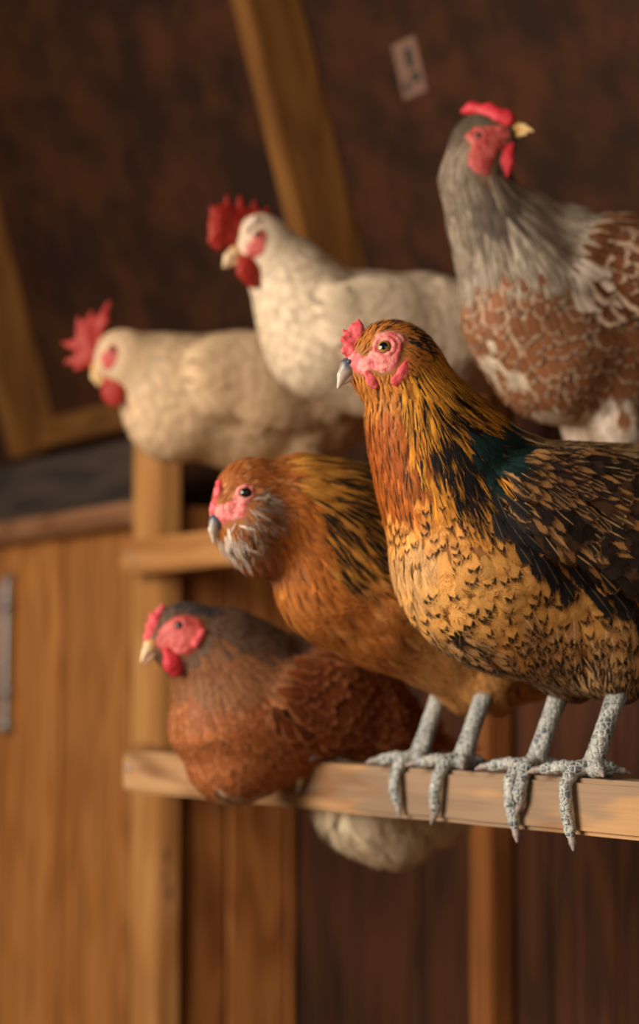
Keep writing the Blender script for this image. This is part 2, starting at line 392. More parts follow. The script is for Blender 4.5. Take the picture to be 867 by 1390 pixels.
def surface_nets(sdf, lo, hi, res, snap=True):
    n = np.maximum(np.ceil((hi - lo) / res).astype(int) + 1, 3)
    ax = [lo[i] + np.arange(n[i]) * res for i in range(3)]
    G = np.empty(n, np.float64)
    YY, ZZ = np.meshgrid(ax[1], ax[2], indexing='ij'); yz = np.stack([np.zeros(YY.size), YY.ravel(), ZZ.ravel()], 1)
    step = max(1, 400000 // yz.shape[0])
    for i in range(0, n[0], step):
        xs = ax[0][i:i + step]; p = np.repeat(yz[None], len(xs), 0).copy(); p[:, :, 0] = xs[:, None]
        G[i:i + step] = sdf(p.reshape(-1, 3)).reshape(len(xs), n[1], n[2])
    ins = G < 0
    c = [ins[i:n[0] - 1 + i, j:n[1] - 1 + j, k:n[2] - 1 + k] for i in (0, 1) for j in (0, 1) for k in (0, 1)]
    cnt = sum(x.astype(np.int8) for x in c); act = (cnt > 0) & (cnt < 8)
    idx = np.full(act.shape, -1, np.int64); ii = np.argwhere(act); idx[act] = np.arange(len(ii))
    corner = [(i, j, k) for i in (0, 1) for j in (0, 1) for k in (0, 1)]
    gv = {cc: G[ii[:, 0] + cc[0], ii[:, 1] + cc[1], ii[:, 2] + cc[2]] for cc in corner}
    acc = np.zeros((len(ii), 3)); num = np.zeros(len(ii))
    for a in corner:
        for d in range(3):
            if a[d] == 0:
                b = list(a); b[d] = 1; b = tuple(b); A, B = gv[a], gv[b]; m = (A < 0) != (B < 0)
                t = np.where(m, A / np.where(m, A - B, 1), 0); q = np.repeat(np.array(a, float)[None], len(ii), 0); q[:, d] = t
                acc[m] += q[m]; num[m] += 1
    V = lo + (ii + acc / num[:, None]) * res
    faces = []
    for d in range(3):
        e, g = (d + 1) % 3, (d + 2) % 3
        sl0 = [slice(None)] * 3; sl1 = [slice(None)] * 3; sl0[d] = slice(0, -1); sl1[d] = slice(1, None)
        A = ins[tuple(sl0)]; B = ins[tuple(sl1)]; ch = np.argwhere(A != B)
        ok = (ch[:, e] > 0) & (ch[:, g] > 0) & (ch[:, e] < n[e] - 1) & (ch[:, g] < n[g] - 1); ch = ch[ok]
        flip = A[tuple(ch.T)]
        def cell(de, dg):
            q = ch.copy(); q[:, e] -= de; q[:, g] -= dg; return idx[tuple(q.T)]
        quad = np.stack([cell(1, 1), cell(0, 1), cell(0, 0), cell(1, 0)], 1)
        quad[~flip] = quad[~flip][:, ::-1]; faces.append(quad)
    Fq = np.concatenate(faces); Fq = Fq[(Fq >= 0).all(1)]
    if snap: V = sdf.snap(V, 2)
    return V, Fq
def blob(name, prims, k, res, mat, parent, origin, bump=0.0, bscale=300):
    s = SDF(prims, k); lo, hi = s.bounds(3 * res); V, Fq = surface_nets(s, lo, hi, res)
    if bump:
        nrm = unit(s.grad(V)); V = V + nrm * (bump * vnoise(V * bscale))[:, None]
    return link_mesh(name, V, Fq, mat, parent, origin)
_perm = np.random.default_rng(3).random(4096)
def vnoise(p):
    i = np.floor(p).astype(np.int64); f = p - i; f = f * f * (3 - 2 * f); out = 0
    for dx in (0, 1):
        for dy in (0, 1):
            for dz in (0, 1):
                h = ((i[:, 0] + dx) * 73856093 ^ (i[:, 1] + dy) * 19349663 ^ (i[:, 2] + dz) * 83492791) & 4095
                w = (f[:, 0] if dx else 1 - f[:, 0]) * (f[:, 1] if dy else 1 - f[:, 1]) * (f[:, 2] if dz else 1 - f[:, 2])
                out = out + w * _perm[h]
    return out * 2 - 1
def sd_poly(q, poly):
    """signed distance (inside negative) of 2-D points to a polygon"""
    poly = np.asarray(poly, float); d = np.full(len(q), 1e18); ins = np.zeros(len(q), bool)
    for i in range(len(poly)):
        a = poly[i]; b = poly[(i + 1) % len(poly)]; e = b - a; w = q - a
        t = np.clip((w @ e) / (e @ e + 1e-12), 0, 1); dd = w - t[:, None] * e; d = np.minimum(d, (dd * dd).sum(1))
        cr = (a[1] > q[:, 1]) != (b[1] > q[:, 1])
        with np.errstate(divide='ignore', invalid='ignore'):
            xx = (b[0] - a[0]) * (q[:, 1] - a[1]) / (b[1] - a[1]) + a[0]
        ins ^= cr & (q[:, 0] < xx)
    return np.where(ins, -1, 1) * np.sqrt(d)
def sstep(x, lo, hi):
    t = np.clip((x - lo) / (hi - lo), 0, 1); return t * t * (3 - 2 * t)

# ------------------------------------------------------------------ feathers
def feather_material():
    t = NT('feather'); a = t.attr('fuv'); sx = t.n('ShaderNodeSeparateXYZ'); t.put(sx.inputs[0], a.outputs['Vector'])
    u, v, seed = sx.outputs[0], sx.outputs[1], sx.outputs[2]
    au = t.math('ABSOLUTE', u)
    pt = t.attr('pat'); sp = t.n('ShaderNodeSeparateColor'); t.put(sp.inputs[0], pt.outputs['Color'])
    lace, streak, chev = sp.outputs[0], sp.outputs[1], sp.outputs[2]
    # barbs: fine lines running out and forward from the shaft
    bc = t.n('ShaderNodeCombineXYZ'); t.put(bc.inputs[0], t.math('MULTIPLY_ADD', au, -7.0, t.math('MULTIPLY', v, 26.0)))
    t.put(bc.inputs[1], t.math('MULTIPLY', au, 0.8)); t.put(bc.inputs[2], t.math('MULTIPLY', seed, 90.0))
    barb = t.noise(bc.outputs[0], 1.0, 2, 0.6).outputs['Fac']
    pc = t.n('ShaderNodeCombineXYZ'); t.put(pc.inputs[0], t.math('MULTIPLY', u, 1.4)); t.put(pc.inputs[1], t.math('MULTIPLY', v, 3.0)); t.put(pc.inputs[2], t.math('MULTIPLY', seed, 50.0))
    patch = t.noise(pc.outputs[0], 1.0, 3, 0.6).outputs['Fac']
    nb = t.math('MULTIPLY', t.math('SUBTRACT', barb, 0.5), 0.5)
    e = t.math('ADD', t.math('MAXIMUM', t.math('MULTIPLY_ADD', au, 0.42, 0.58), v), t.math('MULTIPLY', nb, 0.5))
    th = t.math('SUBTRACT', 1.0, lace)
    mlace = t.math('MULTIPLY', t.sm(t.math('SUBTRACT', e, th), -0.07, 0.07), t.sm(lace, 0.0, 0.03))
    taper = t.attr('c1').outputs['Alpha']
    sw = t.math('MULTIPLY', streak, t.math('SUBTRACT', 1.0, t.math('MULTIPLY', v, taper)))
    mstr = t.math('MULTIPLY', t.sm(t.math('SUBTRACT', sw, t.math('ADD', au, nb)), -0.10, 0.10), t.sm(streak, 0.0, 0.05))
    tv = t.math('ABSOLUTE', t.math('SUBTRACT', t.math('ADD', t.math('MULTIPLY_ADD', au, 0.26, v), t.math('MULTIPLY', nb, 0.2)), 0.86))
    mch = t.math('MULTIPLY', t.sm(tv, t.math('MULTIPLY_ADD', chev, 1.25, 0.02), t.math('MULTIPLY_ADD', chev, 0.7, 0.0)), t.math('MULTIPLY', t.sm(chev, 0.0, 0.02), t.sm(au, 0.74, 0.5)))
    mk = t.math('MAXIMUM', mlace, t.math('MAXIMUM', mstr, mch))
    c0 = t.attr('c0').outputs['Color']; c1 = t.attr('c1').outputs['Color']; c2 = t.attr('c2').outputs['Color']
    c = t.mix(mk, c0, c1)
    shaft = t.math('MULTIPLY', t.sm(au, 0.14, 0.03), pt.outputs['Alpha'])
    c = t.mix(shaft, c, c2)
    tone = t.math('ADD', t.math('MULTIPLY_ADD', t.math('SUBTRACT', barb, 0.5), 0.75, 1.0), t.math('MULTIPLY', t.math('SUBTRACT', patch, 0.5), 0.55))
    tone = t.math('MULTIPLY_ADD', t.math('SUBTRACT', tone, 1.0), t.attr('c2').outputs['Alpha'], 1.0)
    vs = t.n('ShaderNodeVectorMath', operation='SCALE'); t.put(vs.inputs[0], c); t.put(vs.inputs['Scale'], tone)
    t.put(t.b.inputs['Base Color'], vs.outputs[0]); t.b.inputs['Roughness'].default_value = 0.6; t.b.inputs['Specular IOR Level'].default_value = 0.18
    t.put(t.b.inputs['Normal'], t.bump(barb, 0.2, 0.0006))
    # the vane frays into single barbs at its rim and tip
    hc = t.n('ShaderNodeCombineXYZ'); t.put(hc.inputs[0], t.math('MULTIPLY_ADD', au, -22.0, t.math('MULTIPLY', v, 62.0)))
    t.put(hc.inputs[1], t.math('MULTIPLY', u, 1.5)); t.put(hc.inputs[2], t.math('MULTIPLY', seed, 70.0))
    hb = t.sm(t.noise(hc.outputs[0], 1.0, 1, 0.5).outputs['Fac'], 0.25, 0.75)
    fray = t.attr('c0').outputs['Alpha']
    rim = t.math('MAXIMUM', au, t.math('MULTIPLY_ADD', v, 1.0, 0.0))
    al = t.sm(t.math('SUBTRACT', t.math('SUBTRACT', 1.0, t.math('MULTIPLY', hb, fray)), rim), -0.03, 0.03)
    t.put(t.b.inputs['Alpha'], al)
    return t.m
M_feather = feather_material()

VS = np.array([0, .22, .45, .65, .80, .91, .97, 1.0])
WR = np.array([.35, .72, .95, 1.0, .90, .66, .38, .10])     # rounded
WP = np.array([.45, .80, 1.0, .92, .68, .40, .18, .03])     # pointed
WF = np.array([.50, .70, .85, .95, 1.0, .92, .70, .35])     # blunt flight feather
US = np.array([-1, -.5, 0, .5, 1.0])
def feather_mesh(name, rows, nrms, W, shape, cols, parent, origin, lift0, lift1, cup, seed=1, jag=0.10, soft=0.6):
    """rows (N,K,3) centre lines; nrms (N,K,3); builds every feather as a cupped blade with a ragged edge"""
    N, K, _ = rows.shape; r = np.random.default_rng(seed)
    tan = np.gradient(rows, axis=1); tan = unit(tan); side = unit(np.cross(tan, nrms)); nn = unit(np.cross(side, tan))
    prof = np.where(shape[:, None] == 0, WR, np.where(shape[:, None] == 1, WP, WF))
    w = prof[:, :, None] * W[:, None, None] * (1 + jag * r.standard_normal((N, K, 2)))
    ww = np.empty((N, K, 5)); ww[:, :, 0] = -w[..., 0]; ww[:, :, 1] = -w[..., 0] * .5; ww[:, :, 2] = 0; ww[:, :, 3] = w[..., 1] * .5; ww[:, :, 4] = w[..., 1]
    lift = lift0[:, None] + lift1[:, None] * VS[None] ** 1.2
    hgt = lift[:, :, None] - cup[:, None, None] * W[:, None, None] * prof[:, :, None] * (US ** 2)[None, None]
    V = rows[:, :, None] + side[:, :, None] * ww[..., None] + nn[:, :, None] * hgt[..., None]
    back = -0.35 * W[:, None, None] * (np.abs(US) ** 1.5)[None, None] * (VS ** 3)[None, :, None]
    V = V + tan[:, :, None] * (back + (jag * 0.6 * W)[:, None, None] * r.standard_normal((N, K, 5)) * (VS > .6)[None, :, None])[..., None]
    idx = np.arange(N * K * 5).reshape(N, K, 5)
    Fq = np.stack([idx[:, :-1, :-1], idx[:, :-1, 1:], idx[:, 1:, 1:], idx[:, 1:, :-1]], -1).reshape(-1, 4)
    o = link_mesh(name, V.reshape(-1, 3), Fq, M_feather, parent, origin)
    me = o.data; seedv = r.random(N)
    if soft > 0:      # plumage lies close: blend the vane normals towards the body under it
        fn = np.empty(len(me.vertices) * 3, np.float32); me.vertices.foreach_get('normal', fn); fn = fn.reshape(-1, 3)
        bn = np.repeat(nn[:, :, None], 5, 2).reshape(-1, 3); sg = np.sign((fn * bn).sum(1)); sg[sg == 0] = 1
        cn = unit(bn * soft + fn * sg[:, None] * (1 - soft))
        me.normals_split_custom_set_from_vertices(cn.astype(np.float32).tolist())
    uv = np.empty((N, K, 5, 3), np.float32); uv[..., 0] = US; uv[..., 1] = VS[None, :, None]; uv[..., 2] = seedv[:, None, None]
    a = me.attributes.new('fuv', 'FLOAT_VECTOR', 'POINT'); a.data.foreach_set('vector', uv.ravel())
    for nm, arr in zip(('c0', 'c1', 'c2', 'pat'), cols):
        full = np.ones((N, K, 5, 4), np.float32); full[..., :arr.shape[1]] = arr[:, None, None]
        a = me.attributes.new(nm, 'FLOAT_COLOR', 'POINT'); a.data.foreach_set('color', full.ravel())
    return o

class Fe:       # one plumage set; every field is an array over feathers
    def __init__(s, n):
        s.n = n; s.L = np.full(n, 30.0); s.W = np.full(n, 10.0); s.sp = np.full(n, 14.0)
        s.c0 = np.zeros((n, 3)); s.c1 = np.zeros((n, 3)); s.c2 = np.zeros((n, 3)); s.pat = np.zeros((n, 4))
        s.shape = np.zeros(n, int); s.l0 = np.full(n, .001); s.l1 = np.full(n, .006); s.cup = np.full(n, .25); s.jit = np.full(n, .12); s.part = np.zeros(n, int); s.keep = np.ones(n, bool); s.fray = np.full(n, .45); s.taper = np.full(n, .45); s.tone = np.ones(n)
    def set(s, m, L=None, W=None, sp=None, c0=None, c1=None, c2=None, pat=None, shape=None, l0=None, l1=None, cup=None, jit=None, part=None, fray=None, taper=None, tone=None):
        m = np.asarray(m, bool)
        for nm, v in (('L', L), ('W', W), ('sp', sp), ('shape', shape), ('l0', l0), ('l1', l1), ('cup', cup), ('jit', jit), ('part', part), ('fray', fray), ('taper', taper), ('tone', tone)):
            if v is not None: getattr(s, nm)[m] = v
        for nm, v in (('c0', c0), ('c1', c1), ('c2', c2)):
            if v is not None: getattr(s, nm)[m] = lin(v)
        if pat is not None: s.pat[m] = pat
def vary(c, r, amt):      # natural feather-to-feather tone variation
    return np.clip(c * (1 + amt * r.standard_normal((len(c), 1))), 0, 1)

class Hen:
    def __init__(s, name, foot_px, rail, yaw, label, category='hen', group='hens on the roosts', up=0.0):
        if rail == 0: z, off = RAIL_Z, RAIL_W / 2
        else: z, off = MID_Z, SET
        n = NB; p0 = P2(0, off, z)
        r = ray(foot_px, 700.0)            # the vertical plane through the rail's middle
        s.O = on_plane(foot_px, 900, p0, n); s.O = np.array([s.O[0], s.O[1], z + 0.001])
        a = math.atan2(NF[1], NF[0]) + math.radians(yaw); s.f = np.array([math.cos(a), math.sin(a), 0]); s.s = np.array([-s.f[1], s.f[0], 0.0])
        s.near = s.s if s.s[1] < 0 else -s.s
        s.rail = rail; s.name = name
        s.label = label; s.category = category; s.group = group
        s.r = np.random.default_rng(sum(map(ord, label)))
    def mid(s, px, py): return on_plane(px, py, s.O, s.s)
    def px(s, rpx, P): return rpx * depth(P) / F
    def spine(s, pts, m):
        out = []
        P = [(s.mid(x, y), r) for x, y, r in pts]
        for (a, ra), (b, rb) in zip(P[:-1], P[1:]): out.append((a, b, s.px(ra, a), s.px(rb, b), s.s, m))
        return out
    def lump(s, x, y, r, m=1.0, x2=None, y2=None, r2=None):
        a = s.mid(x, y); b = a if x2 is None else s.mid(x2, y2); return (a, b, s.px(r, a), s.px(r2 if r2 else r, b), s.s, m)
    # head frame
    def head(s, px, py, alpha, right=False):
        s.hc = s.mid(px, py); al = math.radians(alpha); c, sn = math.cos(al), math.sin(al)
        s.hf = np.array([c if right else -c, -sn, 0.0]); s.hs = np.array([-sn if right else sn, -c, 0.0])
        s.hpx = depth(s.hc) / F
    def hp(s, x, y, b=0.0): return on_plane(x, y, s.hc + s.hs * b * s.hpx, s.hs)      # b in pixels sideways
    def hprim(s, x, y, b, r, x2=None, y2=None, b2=None, r2=None, m=1.0):
        a = s.hp(x, y, b); q = a if x2 is None else s.hp(x2, y2, b if b2 is None else b2)
        return (a, q, r * s.hpx, (r if r2 is None else r2) * s.hpx, s.hs, m)
    def sb(s, px, py, out=1.5):      # how far the cheek lies beside the head's middle at that spot, in pixels
        p, n = s.pick(px, py); return float((p - s.hc) @ s.hs) / s.hpx + out
    def mirror(s, P): return P - 2 * ((P - s.hc) @ s.hs)[:, None] * s.hs if P.ndim == 2 else P - 2 * np.dot(P - s.hc, s.hs) * s.hs
    def mprims(s, prims):
        return [(s.mirror(a), s.mirror(b), ra, rb, ss, m) for a, b, ra, rb, ss, m in prims]
    def refpx(s, P, head=False):
        """pixel of the point, or of its mirror twin when it lies on the far flank"""
        n, c = (s.hs, s.hc) if head else (s.near, s.O)
        d = (P - c) @ n; Q = np.where((d < 0)[:, None], P - 2 * d[:, None] * n, P); return proj(Q)
    def pick(s, px, py):
        r = unit(ray(px, py)); t = depth(s.hc) - 0.25
        for _ in range(80):
            p = CAM + r * t; d = float(s.sdf(p[None])[0])
            if d < 2e-4: break
            t += max(d * 0.7, 2e-4)
        p = CAM + r * t; return p, unit(s.sdf.grad(p[None]))[0]

    def build_body(s, prims, k, res, col):
        s.sdf = SDF(prims, k); lo, hi = s.sdf.bounds(0.02)
        V, Fq = surface_nets(s.sdf, lo, hi, res); s.V, s.F = V, Fq
        m = plain(s.name + '_skin', col, 0.8, 0, 0.1)
        s.root = link_mesh(s.name, V, Fq, m, None, s.O); s.root.location = s.O
        tag(s.root, s.label, s.category, s.group)
    def flow(s, P):
        q = s.refpx(P); cp = np.array([c[:2] for c in s.flowpts], float); cv = np.array([c[2:] for c in s.flowpts], float); cv = unit(cv)
        d2 = ((q[:, None] - cp[None]) ** 2).sum(2) + 400.0; w = d2 ** -2; v = (w[:, :, None] * cv).sum(1) / w.sum(1)[:, None]
        return -s.f[None] * v[:, :1] * s.fsgn - UZ[None] * v[:, 1:]
    fsgn = 1.0
    soften = 5.0
    def plumage(s, spec, cand, bulge=None, seed=0, partnames=('plumage',)):
        r = s.r; s.wings = []
        A = s.V[s.F]; ar = np.linalg.norm(np.cross(A[:, 1] - A[:, 0], A[:, 2] - A[:, 0]), axis=1)
        ar = ar * np.where(np.linalg.norm(A.mean(1) - s.hc, axis=1) < 62 * s.hpx * s.hscale, 9.0, 1.0)
        fi = r.choice(len(s.F), cand, p=ar / ar.sum()); w = r.dirichlet((1, 1, 1, 1), cand)
        P = s.sdf.snap((A[fi] * w[:, :, None]).sum(1), 2)
        q = s.refpx(P); hq = s.refpx(P, True); q = q + r.normal(0, s.soften, q.shape); hq = hq + r.normal(0, 2.5, hq.shape); fe = spec(s, P, q, hq)
        ok = fe.keep.copy()
        if getattr(s, 'face_poly', None) is not None:
            hm = s.facemask(P) ; ok &= hm > 1.5
        # spread them evenly
        sc = np.array([(p - CAM) @ FWD for p in P]) / F
        rad = fe.sp * sc; cell = 0.006; grid = {}; sel = []
        ci = np.floor(P / cell).astype(int)
        for i in range(cand):
            if not ok[i]: continue
            R = int(math.ceil(rad[i] / cell)); c = ci[i]; hit = False
            for dx in range(-R, R + 1):
                for dy in range(-R, R + 1):
                    for dz in range(-R, R + 1):
                        for j in grid.get((c[0] + dx, c[1] + dy, c[2] + dz), ()):
                            dd = P[i] - P[j]
                            if dd[0] * dd[0] + dd[1] * dd[1] + dd[2] * dd[2] < rad[i] * rad[i] : hit = True; break
                        if hit: break
                    if hit: break
                if hit: break
            if hit: continue
            grid.setdefault(tuple(c), []).append(i); sel.append(i)
        sel = np.array(sel)
        for nm in ('L', 'W', 'c0', 'c1', 'c2', 'pat', 'shape', 'l0', 'l1', 'cup', 'jit', 'part', 'fray', 'taper', 'tone'): setattr(fe, nm, getattr(fe, nm)[sel])
        P = P[sel]; sc = sc[sel]; N = len(sel)
        L = fe.L * sc * (1 + .12 * r.standard_normal(N)); W = fe.W * sc * .5 * (1 + .12 * r.standard_normal(N))
        rows = np.empty((N, len(VS), 3)); nr = np.empty_like(rows); cur = P.copy(); prevd = None
        ang = fe.jit * r.standard_normal(N)
        for k in range(len(VS)):
            g = unit(s.sdf.grad(cur)); b = bulge(s, cur) if bulge is not None else 0.0
            rows[:, k] = cur + g * np.reshape(b, (-1, 1)) if bulge is not None else cur
            nr[:, k] = g
            d = s.flow(cur); d = d - (d * g).sum(1)[:, None] * g; d = unit(d)
            d = d * np.cos(ang)[:, None] + np.cross(g, d) * np.sin(ang)[:, None]
            if prevd is not None: d = unit(d * .5 + prevd * .5); 
            prevd = d
            if k < len(VS) - 1:
                cur = cur + d * (L * (VS[k + 1] - VS[k]))[:, None]
                g = s.sdf.grad(cur); cur = cur - unit(g) * (s.sdf(cur) * 0.8)[:, None]
        outs = []
        for pi, nm in enumerate(partnames):
            m = fe.part == pi
            if not m.any(): continue
            if nm == 'wing':      # left and right wing are parts of their own
                sd = ((P - s.O) @ s.near) > 0
                for g in (m & sd, m & ~sd):
                    if g.any(): s.wings.append(feather_mesh(nm, rows[g], nr[g], W[g], fe.shape[g], (np.c_[fe.c0[g], fe.fray[g]], np.c_[fe.c1[g], fe.taper[g]], np.c_[fe.c2[g], fe.tone[g]], fe.pat[g]), s.root, s.O, fe.l0[g], fe.l1[g], fe.cup[g], seed + pi))
                continue
            outs.append(feather_mesh(nm, rows[m], nr[m], W[m], fe.shape[m], (np.c_[fe.c0[m], fe.fray[m]], np.c_[fe.c1[m], fe.taper[m]], np.c_[fe.c2[m], fe.tone[m]], fe.pat[m]), s.root, s.O, fe.l0[m], fe.l1[m], fe.cup[m], seed + pi))
        return outs
    def quills(s, name, items, both=True, parent=None, split=True):
        """long single feathers: items = (root px, tip px, sideways px at root, at tip, width px, colours, pattern, shape)"""
        rows = []; nr = []; W = []; sh = []; c0 = []; c1 = []; c2 = []; pt = []
        for side in ((1, -1) if both else (1,)):
            for (x0, y0, x1, y1, b0, b1, bend, w, k0, k1, k2, pat, shp) in items:
                sc0 = s.px(1, s.mid(x0, y0)); R = s.mid(x0, y0); T = s.mid(x1, y1)
                R = R + s.near * side * b0 * sc0; T = T + s.near * side * b1 * sc0
                Mid = (R + T) / 2 + s.near * side * bend * sc0 + UZ * abs(bend) * .3 * sc0
                tt = VS[:, None]; c = (1 - tt) ** 2 * R + 2 * tt * (1 - tt) * Mid + tt ** 2 * T
                rows.append(c); d = unit(np.gradient(c, axis=0)); n = s.near * side + UZ * .35; n = n - (d @ n)[:, None] * d
                nr.append(unit(n)); W.append(w * .5 * sc0); sh.append(shp); c0.append(lin(k0)); c1.append(lin(k1)); c2.append(lin(k2)); pt.append(pat)
        N = len(rows); z = np.zeros(N)
        half = N // 2 if both else N
        outs = []
        for w, (a, b) in enumerate(((0, half), (half, N)) if both and split else ((0, N),)):
            outs.append(feather_mesh(name, np.array(rows)[a:b], np.array(nr)[a:b], np.array(W)[a:b], np.array(sh)[a:b],
                         (np.c_[np.array(c0)[a:b], np.full(b - a, .12)], np.c_[np.array(c1)[a:b], np.full(b - a, .6)], np.array(c2)[a:b], np.array(pt, float)[a:b]), (s.wings[w] if split and w < len(s.wings) else s.root), s.O, z[a:b], z[a:b] + .002, z[a:b] + .18, 5, 0.04))
        return outs
    # naked face: a thin skin raised on the head inside an outline drawn on the near cheek
    def facemask(s, P):
        q = s.refpx(P, True); d = sd_poly(q, s.face_poly); far = np.linalg.norm(P - s.hc, axis=1) > 75 * s.hpx * s.hscale
        return np.where(far, 99.0, d)
    hscale = 1.0
    def build_face(s, poly, mat, res=0.0013, T=0.0016, ring=None, wr=0.0005, split=False):
        s.face_poly = poly
        if mat is None: return
        lo = s.hc - 62 * s.hpx * s.hscale; hi = s.hc + 62 * s.hpx * s.hscale
        V, Fq = surface_nets(s.sdf, lo, hi, res)
        d = s.facemask(V); gr = unit(s.sdf.grad(V)); t = T * sstep(-d, -2.0, 5.0) - 0.0006
        if ring is not None:
            for e in (s.eye_c, s.mirror(s.eye_c)):
                rr = np.linalg.norm(V - e, axis=1) / s.eye_R
                t = t + 0.0014 * np.exp(-((rr - 1.15) / .22) ** 2) + 0.0007 * np.exp(-((rr - 1.75) / .2) ** 2)
        t = t + wr * vnoise(V * 420) + wr * 1.2 * vnoise(V * 210)
        keep = (d < 3)[Fq].all(1); Fk = Fq[keep]
        if split:
            sd = ((V - s.hc) @ s.hs) > 0
            for g in (sd, ~sd):
                Fs = Fk[g[Fk].all(1)]; use = np.unique(Fs); mp = np.full(len(V), -1); mp[use] = np.arange(len(use))
                link_mesh('face', (V + gr * t[:, None])[use], mp[Fs], mat, s.root, s.O)
            return
        use = np.unique(Fk); mp = np.full(len(V), -1); mp[use] = np.arange(len(use))
        return link_mesh('face', (V + gr * t[:, None])[use], mp[Fk], mat, s.root, s.O)
    def build_eyes(s, px, py, rpx, mat, sink=0.45):
        p, n = s.pick(px, py); s.eye_R = rpx * s.hpx; s.eye_c = p - n * s.eye_R * sink; s.eye_n = n
        for k, (c, nn) in enumerate(((s.eye_c, n), (s.mirror(s.eye_c), n - 2 * np.dot(n, s.hs) * s.hs))):
            V = []; nu, nv = 24, 16
            z = unit(nn); x = unit(np.cross(UZ, z)); y = np.cross(z, x)
            for j in range(nv + 1):
                th = math.pi * j / nv
                for i in range(nu):
                    ph = 2 * math.pi * i / nu; V.append((math.sin(th) * math.cos(ph), math.sin(th) * math.sin(ph), math.cos(th)))
            Fq = np.array([(j * nu + i, j * nu + (i + 1) % nu, (j + 1) * nu + (i + 1) % nu, (j + 1) * nu + i) for j in range(nv) for i in range(nu)])[:, ::-1]
            o = link_mesh('eye', np.array(V) * s.eye_R, Fq, mat, s.root)
            o.rotation_euler = Matrix(((x[0], y[0], z[0]), (x[1], y[1], z[1]), (x[2], y[2], z[2]))).to_euler(); o.location = c - s.O
            o.scale = (1, 1, 0.92)
    def solid(s, name, prims, k, res, mat, bump=0.0, bscale=300, parent=None):
        return blob(name, prims, k, res, mat, parent or s.root, s.O, bump, bscale)
    def leg(s, foot, hock, toes, rad, mat, clawmat, res=0.0012):
        """foot, hock: world points; toes: list of world polylines with radii"""
        pr = []
        mid = foot * .45 + hock * .55 + s.f * .001
        pr.append((hock, mid, rad * 1.12, rad * .92, s.s, 1.12)); pr.append((mid, foot, rad * .92, rad * 1.1, s.s, 1.05))
        claws = []
        for pts in toes:
            pts = [np.asarray(p) for p in pts]
            n = len(pts)
            pr.append((foot - UZ * .001, pts[0], rad * 1.12, rad * .74, s.s, 1.0))
            for i in range(n - 2):
                t0, t1 = i / (n - 1), (i + 1) / (n - 1)
                segs = max(2, int(np.linalg.norm(pts[i + 1] - pts[i]) / .0055))
                for j in range(segs):
                    a = pts[i] + (pts[i + 1] - pts[i]) * j / segs; b = pts[i] + (pts[i + 1] - pts[i]) * (j + 1) / segs
                    ra = rad * (.70 - .22 * (t0 + (t1 - t0) * j / segs)); pr.append((a, a + (b - a) * .55, ra * 1.12, ra * .90, s.s, 1.0))
            claws.append((pts[-2], pts[-1]))
        o = s.solid('leg', pr, 0.0018, res, mat)
        for a, b in claws:
            d = b - a
            s.solid('claw', [(a - d * .25, a + d * .5 + UZ * .0006, rad * .42, rad * .34, s.s, 1.0), (a + d * .5 + UZ * .0006, b, rad * .34, rad * .14, s.s, 1.0)], .001, .0007, clawmat, parent=o)
        return o
    def stand(s, spread, rad, hock_back, hock_up, mats, near_first=True, px_feet=None, toes_near=None, toes_far=None):
        for sgn in (1, -1):
            base = s.O + s.near * sgn * spread + UZ * rad * .75
            hock = base - s.f * hock_back + UZ * hock_up
            edge = RAIL_W / 2
            T = []
            for ang, ln in ((toes_near if sgn > 0 else toes_far) or ((2, .058), (-48, .046), (46, .046), (172, .022))):
                a = math.radians(ang); d = s.f * math.cos(a) + s.near * math.sin(a)      # + angles splay to the near side
                fw = float(d @ NF); dist = edge + .004
                tr = rad * .6
                if fw > 0.15 and dist / fw < ln * .75:           # reaches the front edge and folds down over it
                    e = base - UZ * rad * .75
                    p1 = e + d * .014 + UZ * (tr + .002); p2 = e + d * (dist / fw - .004) + UZ * (tr + .0005); p3 = e + d * (dist / fw + .0035) - UZ * .006
                    rest = ln - dist / fw + .006; down = unit(-UZ + d * .02 + NF * 0.0)
                    lat = RD * (.16 * math.sin(ln * 900 + ang + sgn)); down = unit(-UZ + lat); p3 = p3 + NF * .001; p4 = p3 + down * rest * .5 + NF * .0022; p5 = p3 + down * rest - NF * .0008; p6 = p5 + down * .010 + NF * .0016 + lat * .02
                    T.append([p1, p2, p3, p4, p5, p6])
                else:
                    e = base - UZ * rad * .75
                    T.append([e + d * .012 + UZ * (tr + .001), e + d * ln * .55 + UZ * (tr + .003), e + d * ln + UZ * tr, e + d * (ln + .011) + UZ * (tr - .0025)])
            s.leg(base + UZ * .003, hock, T, rad, mats[0], mats[1])

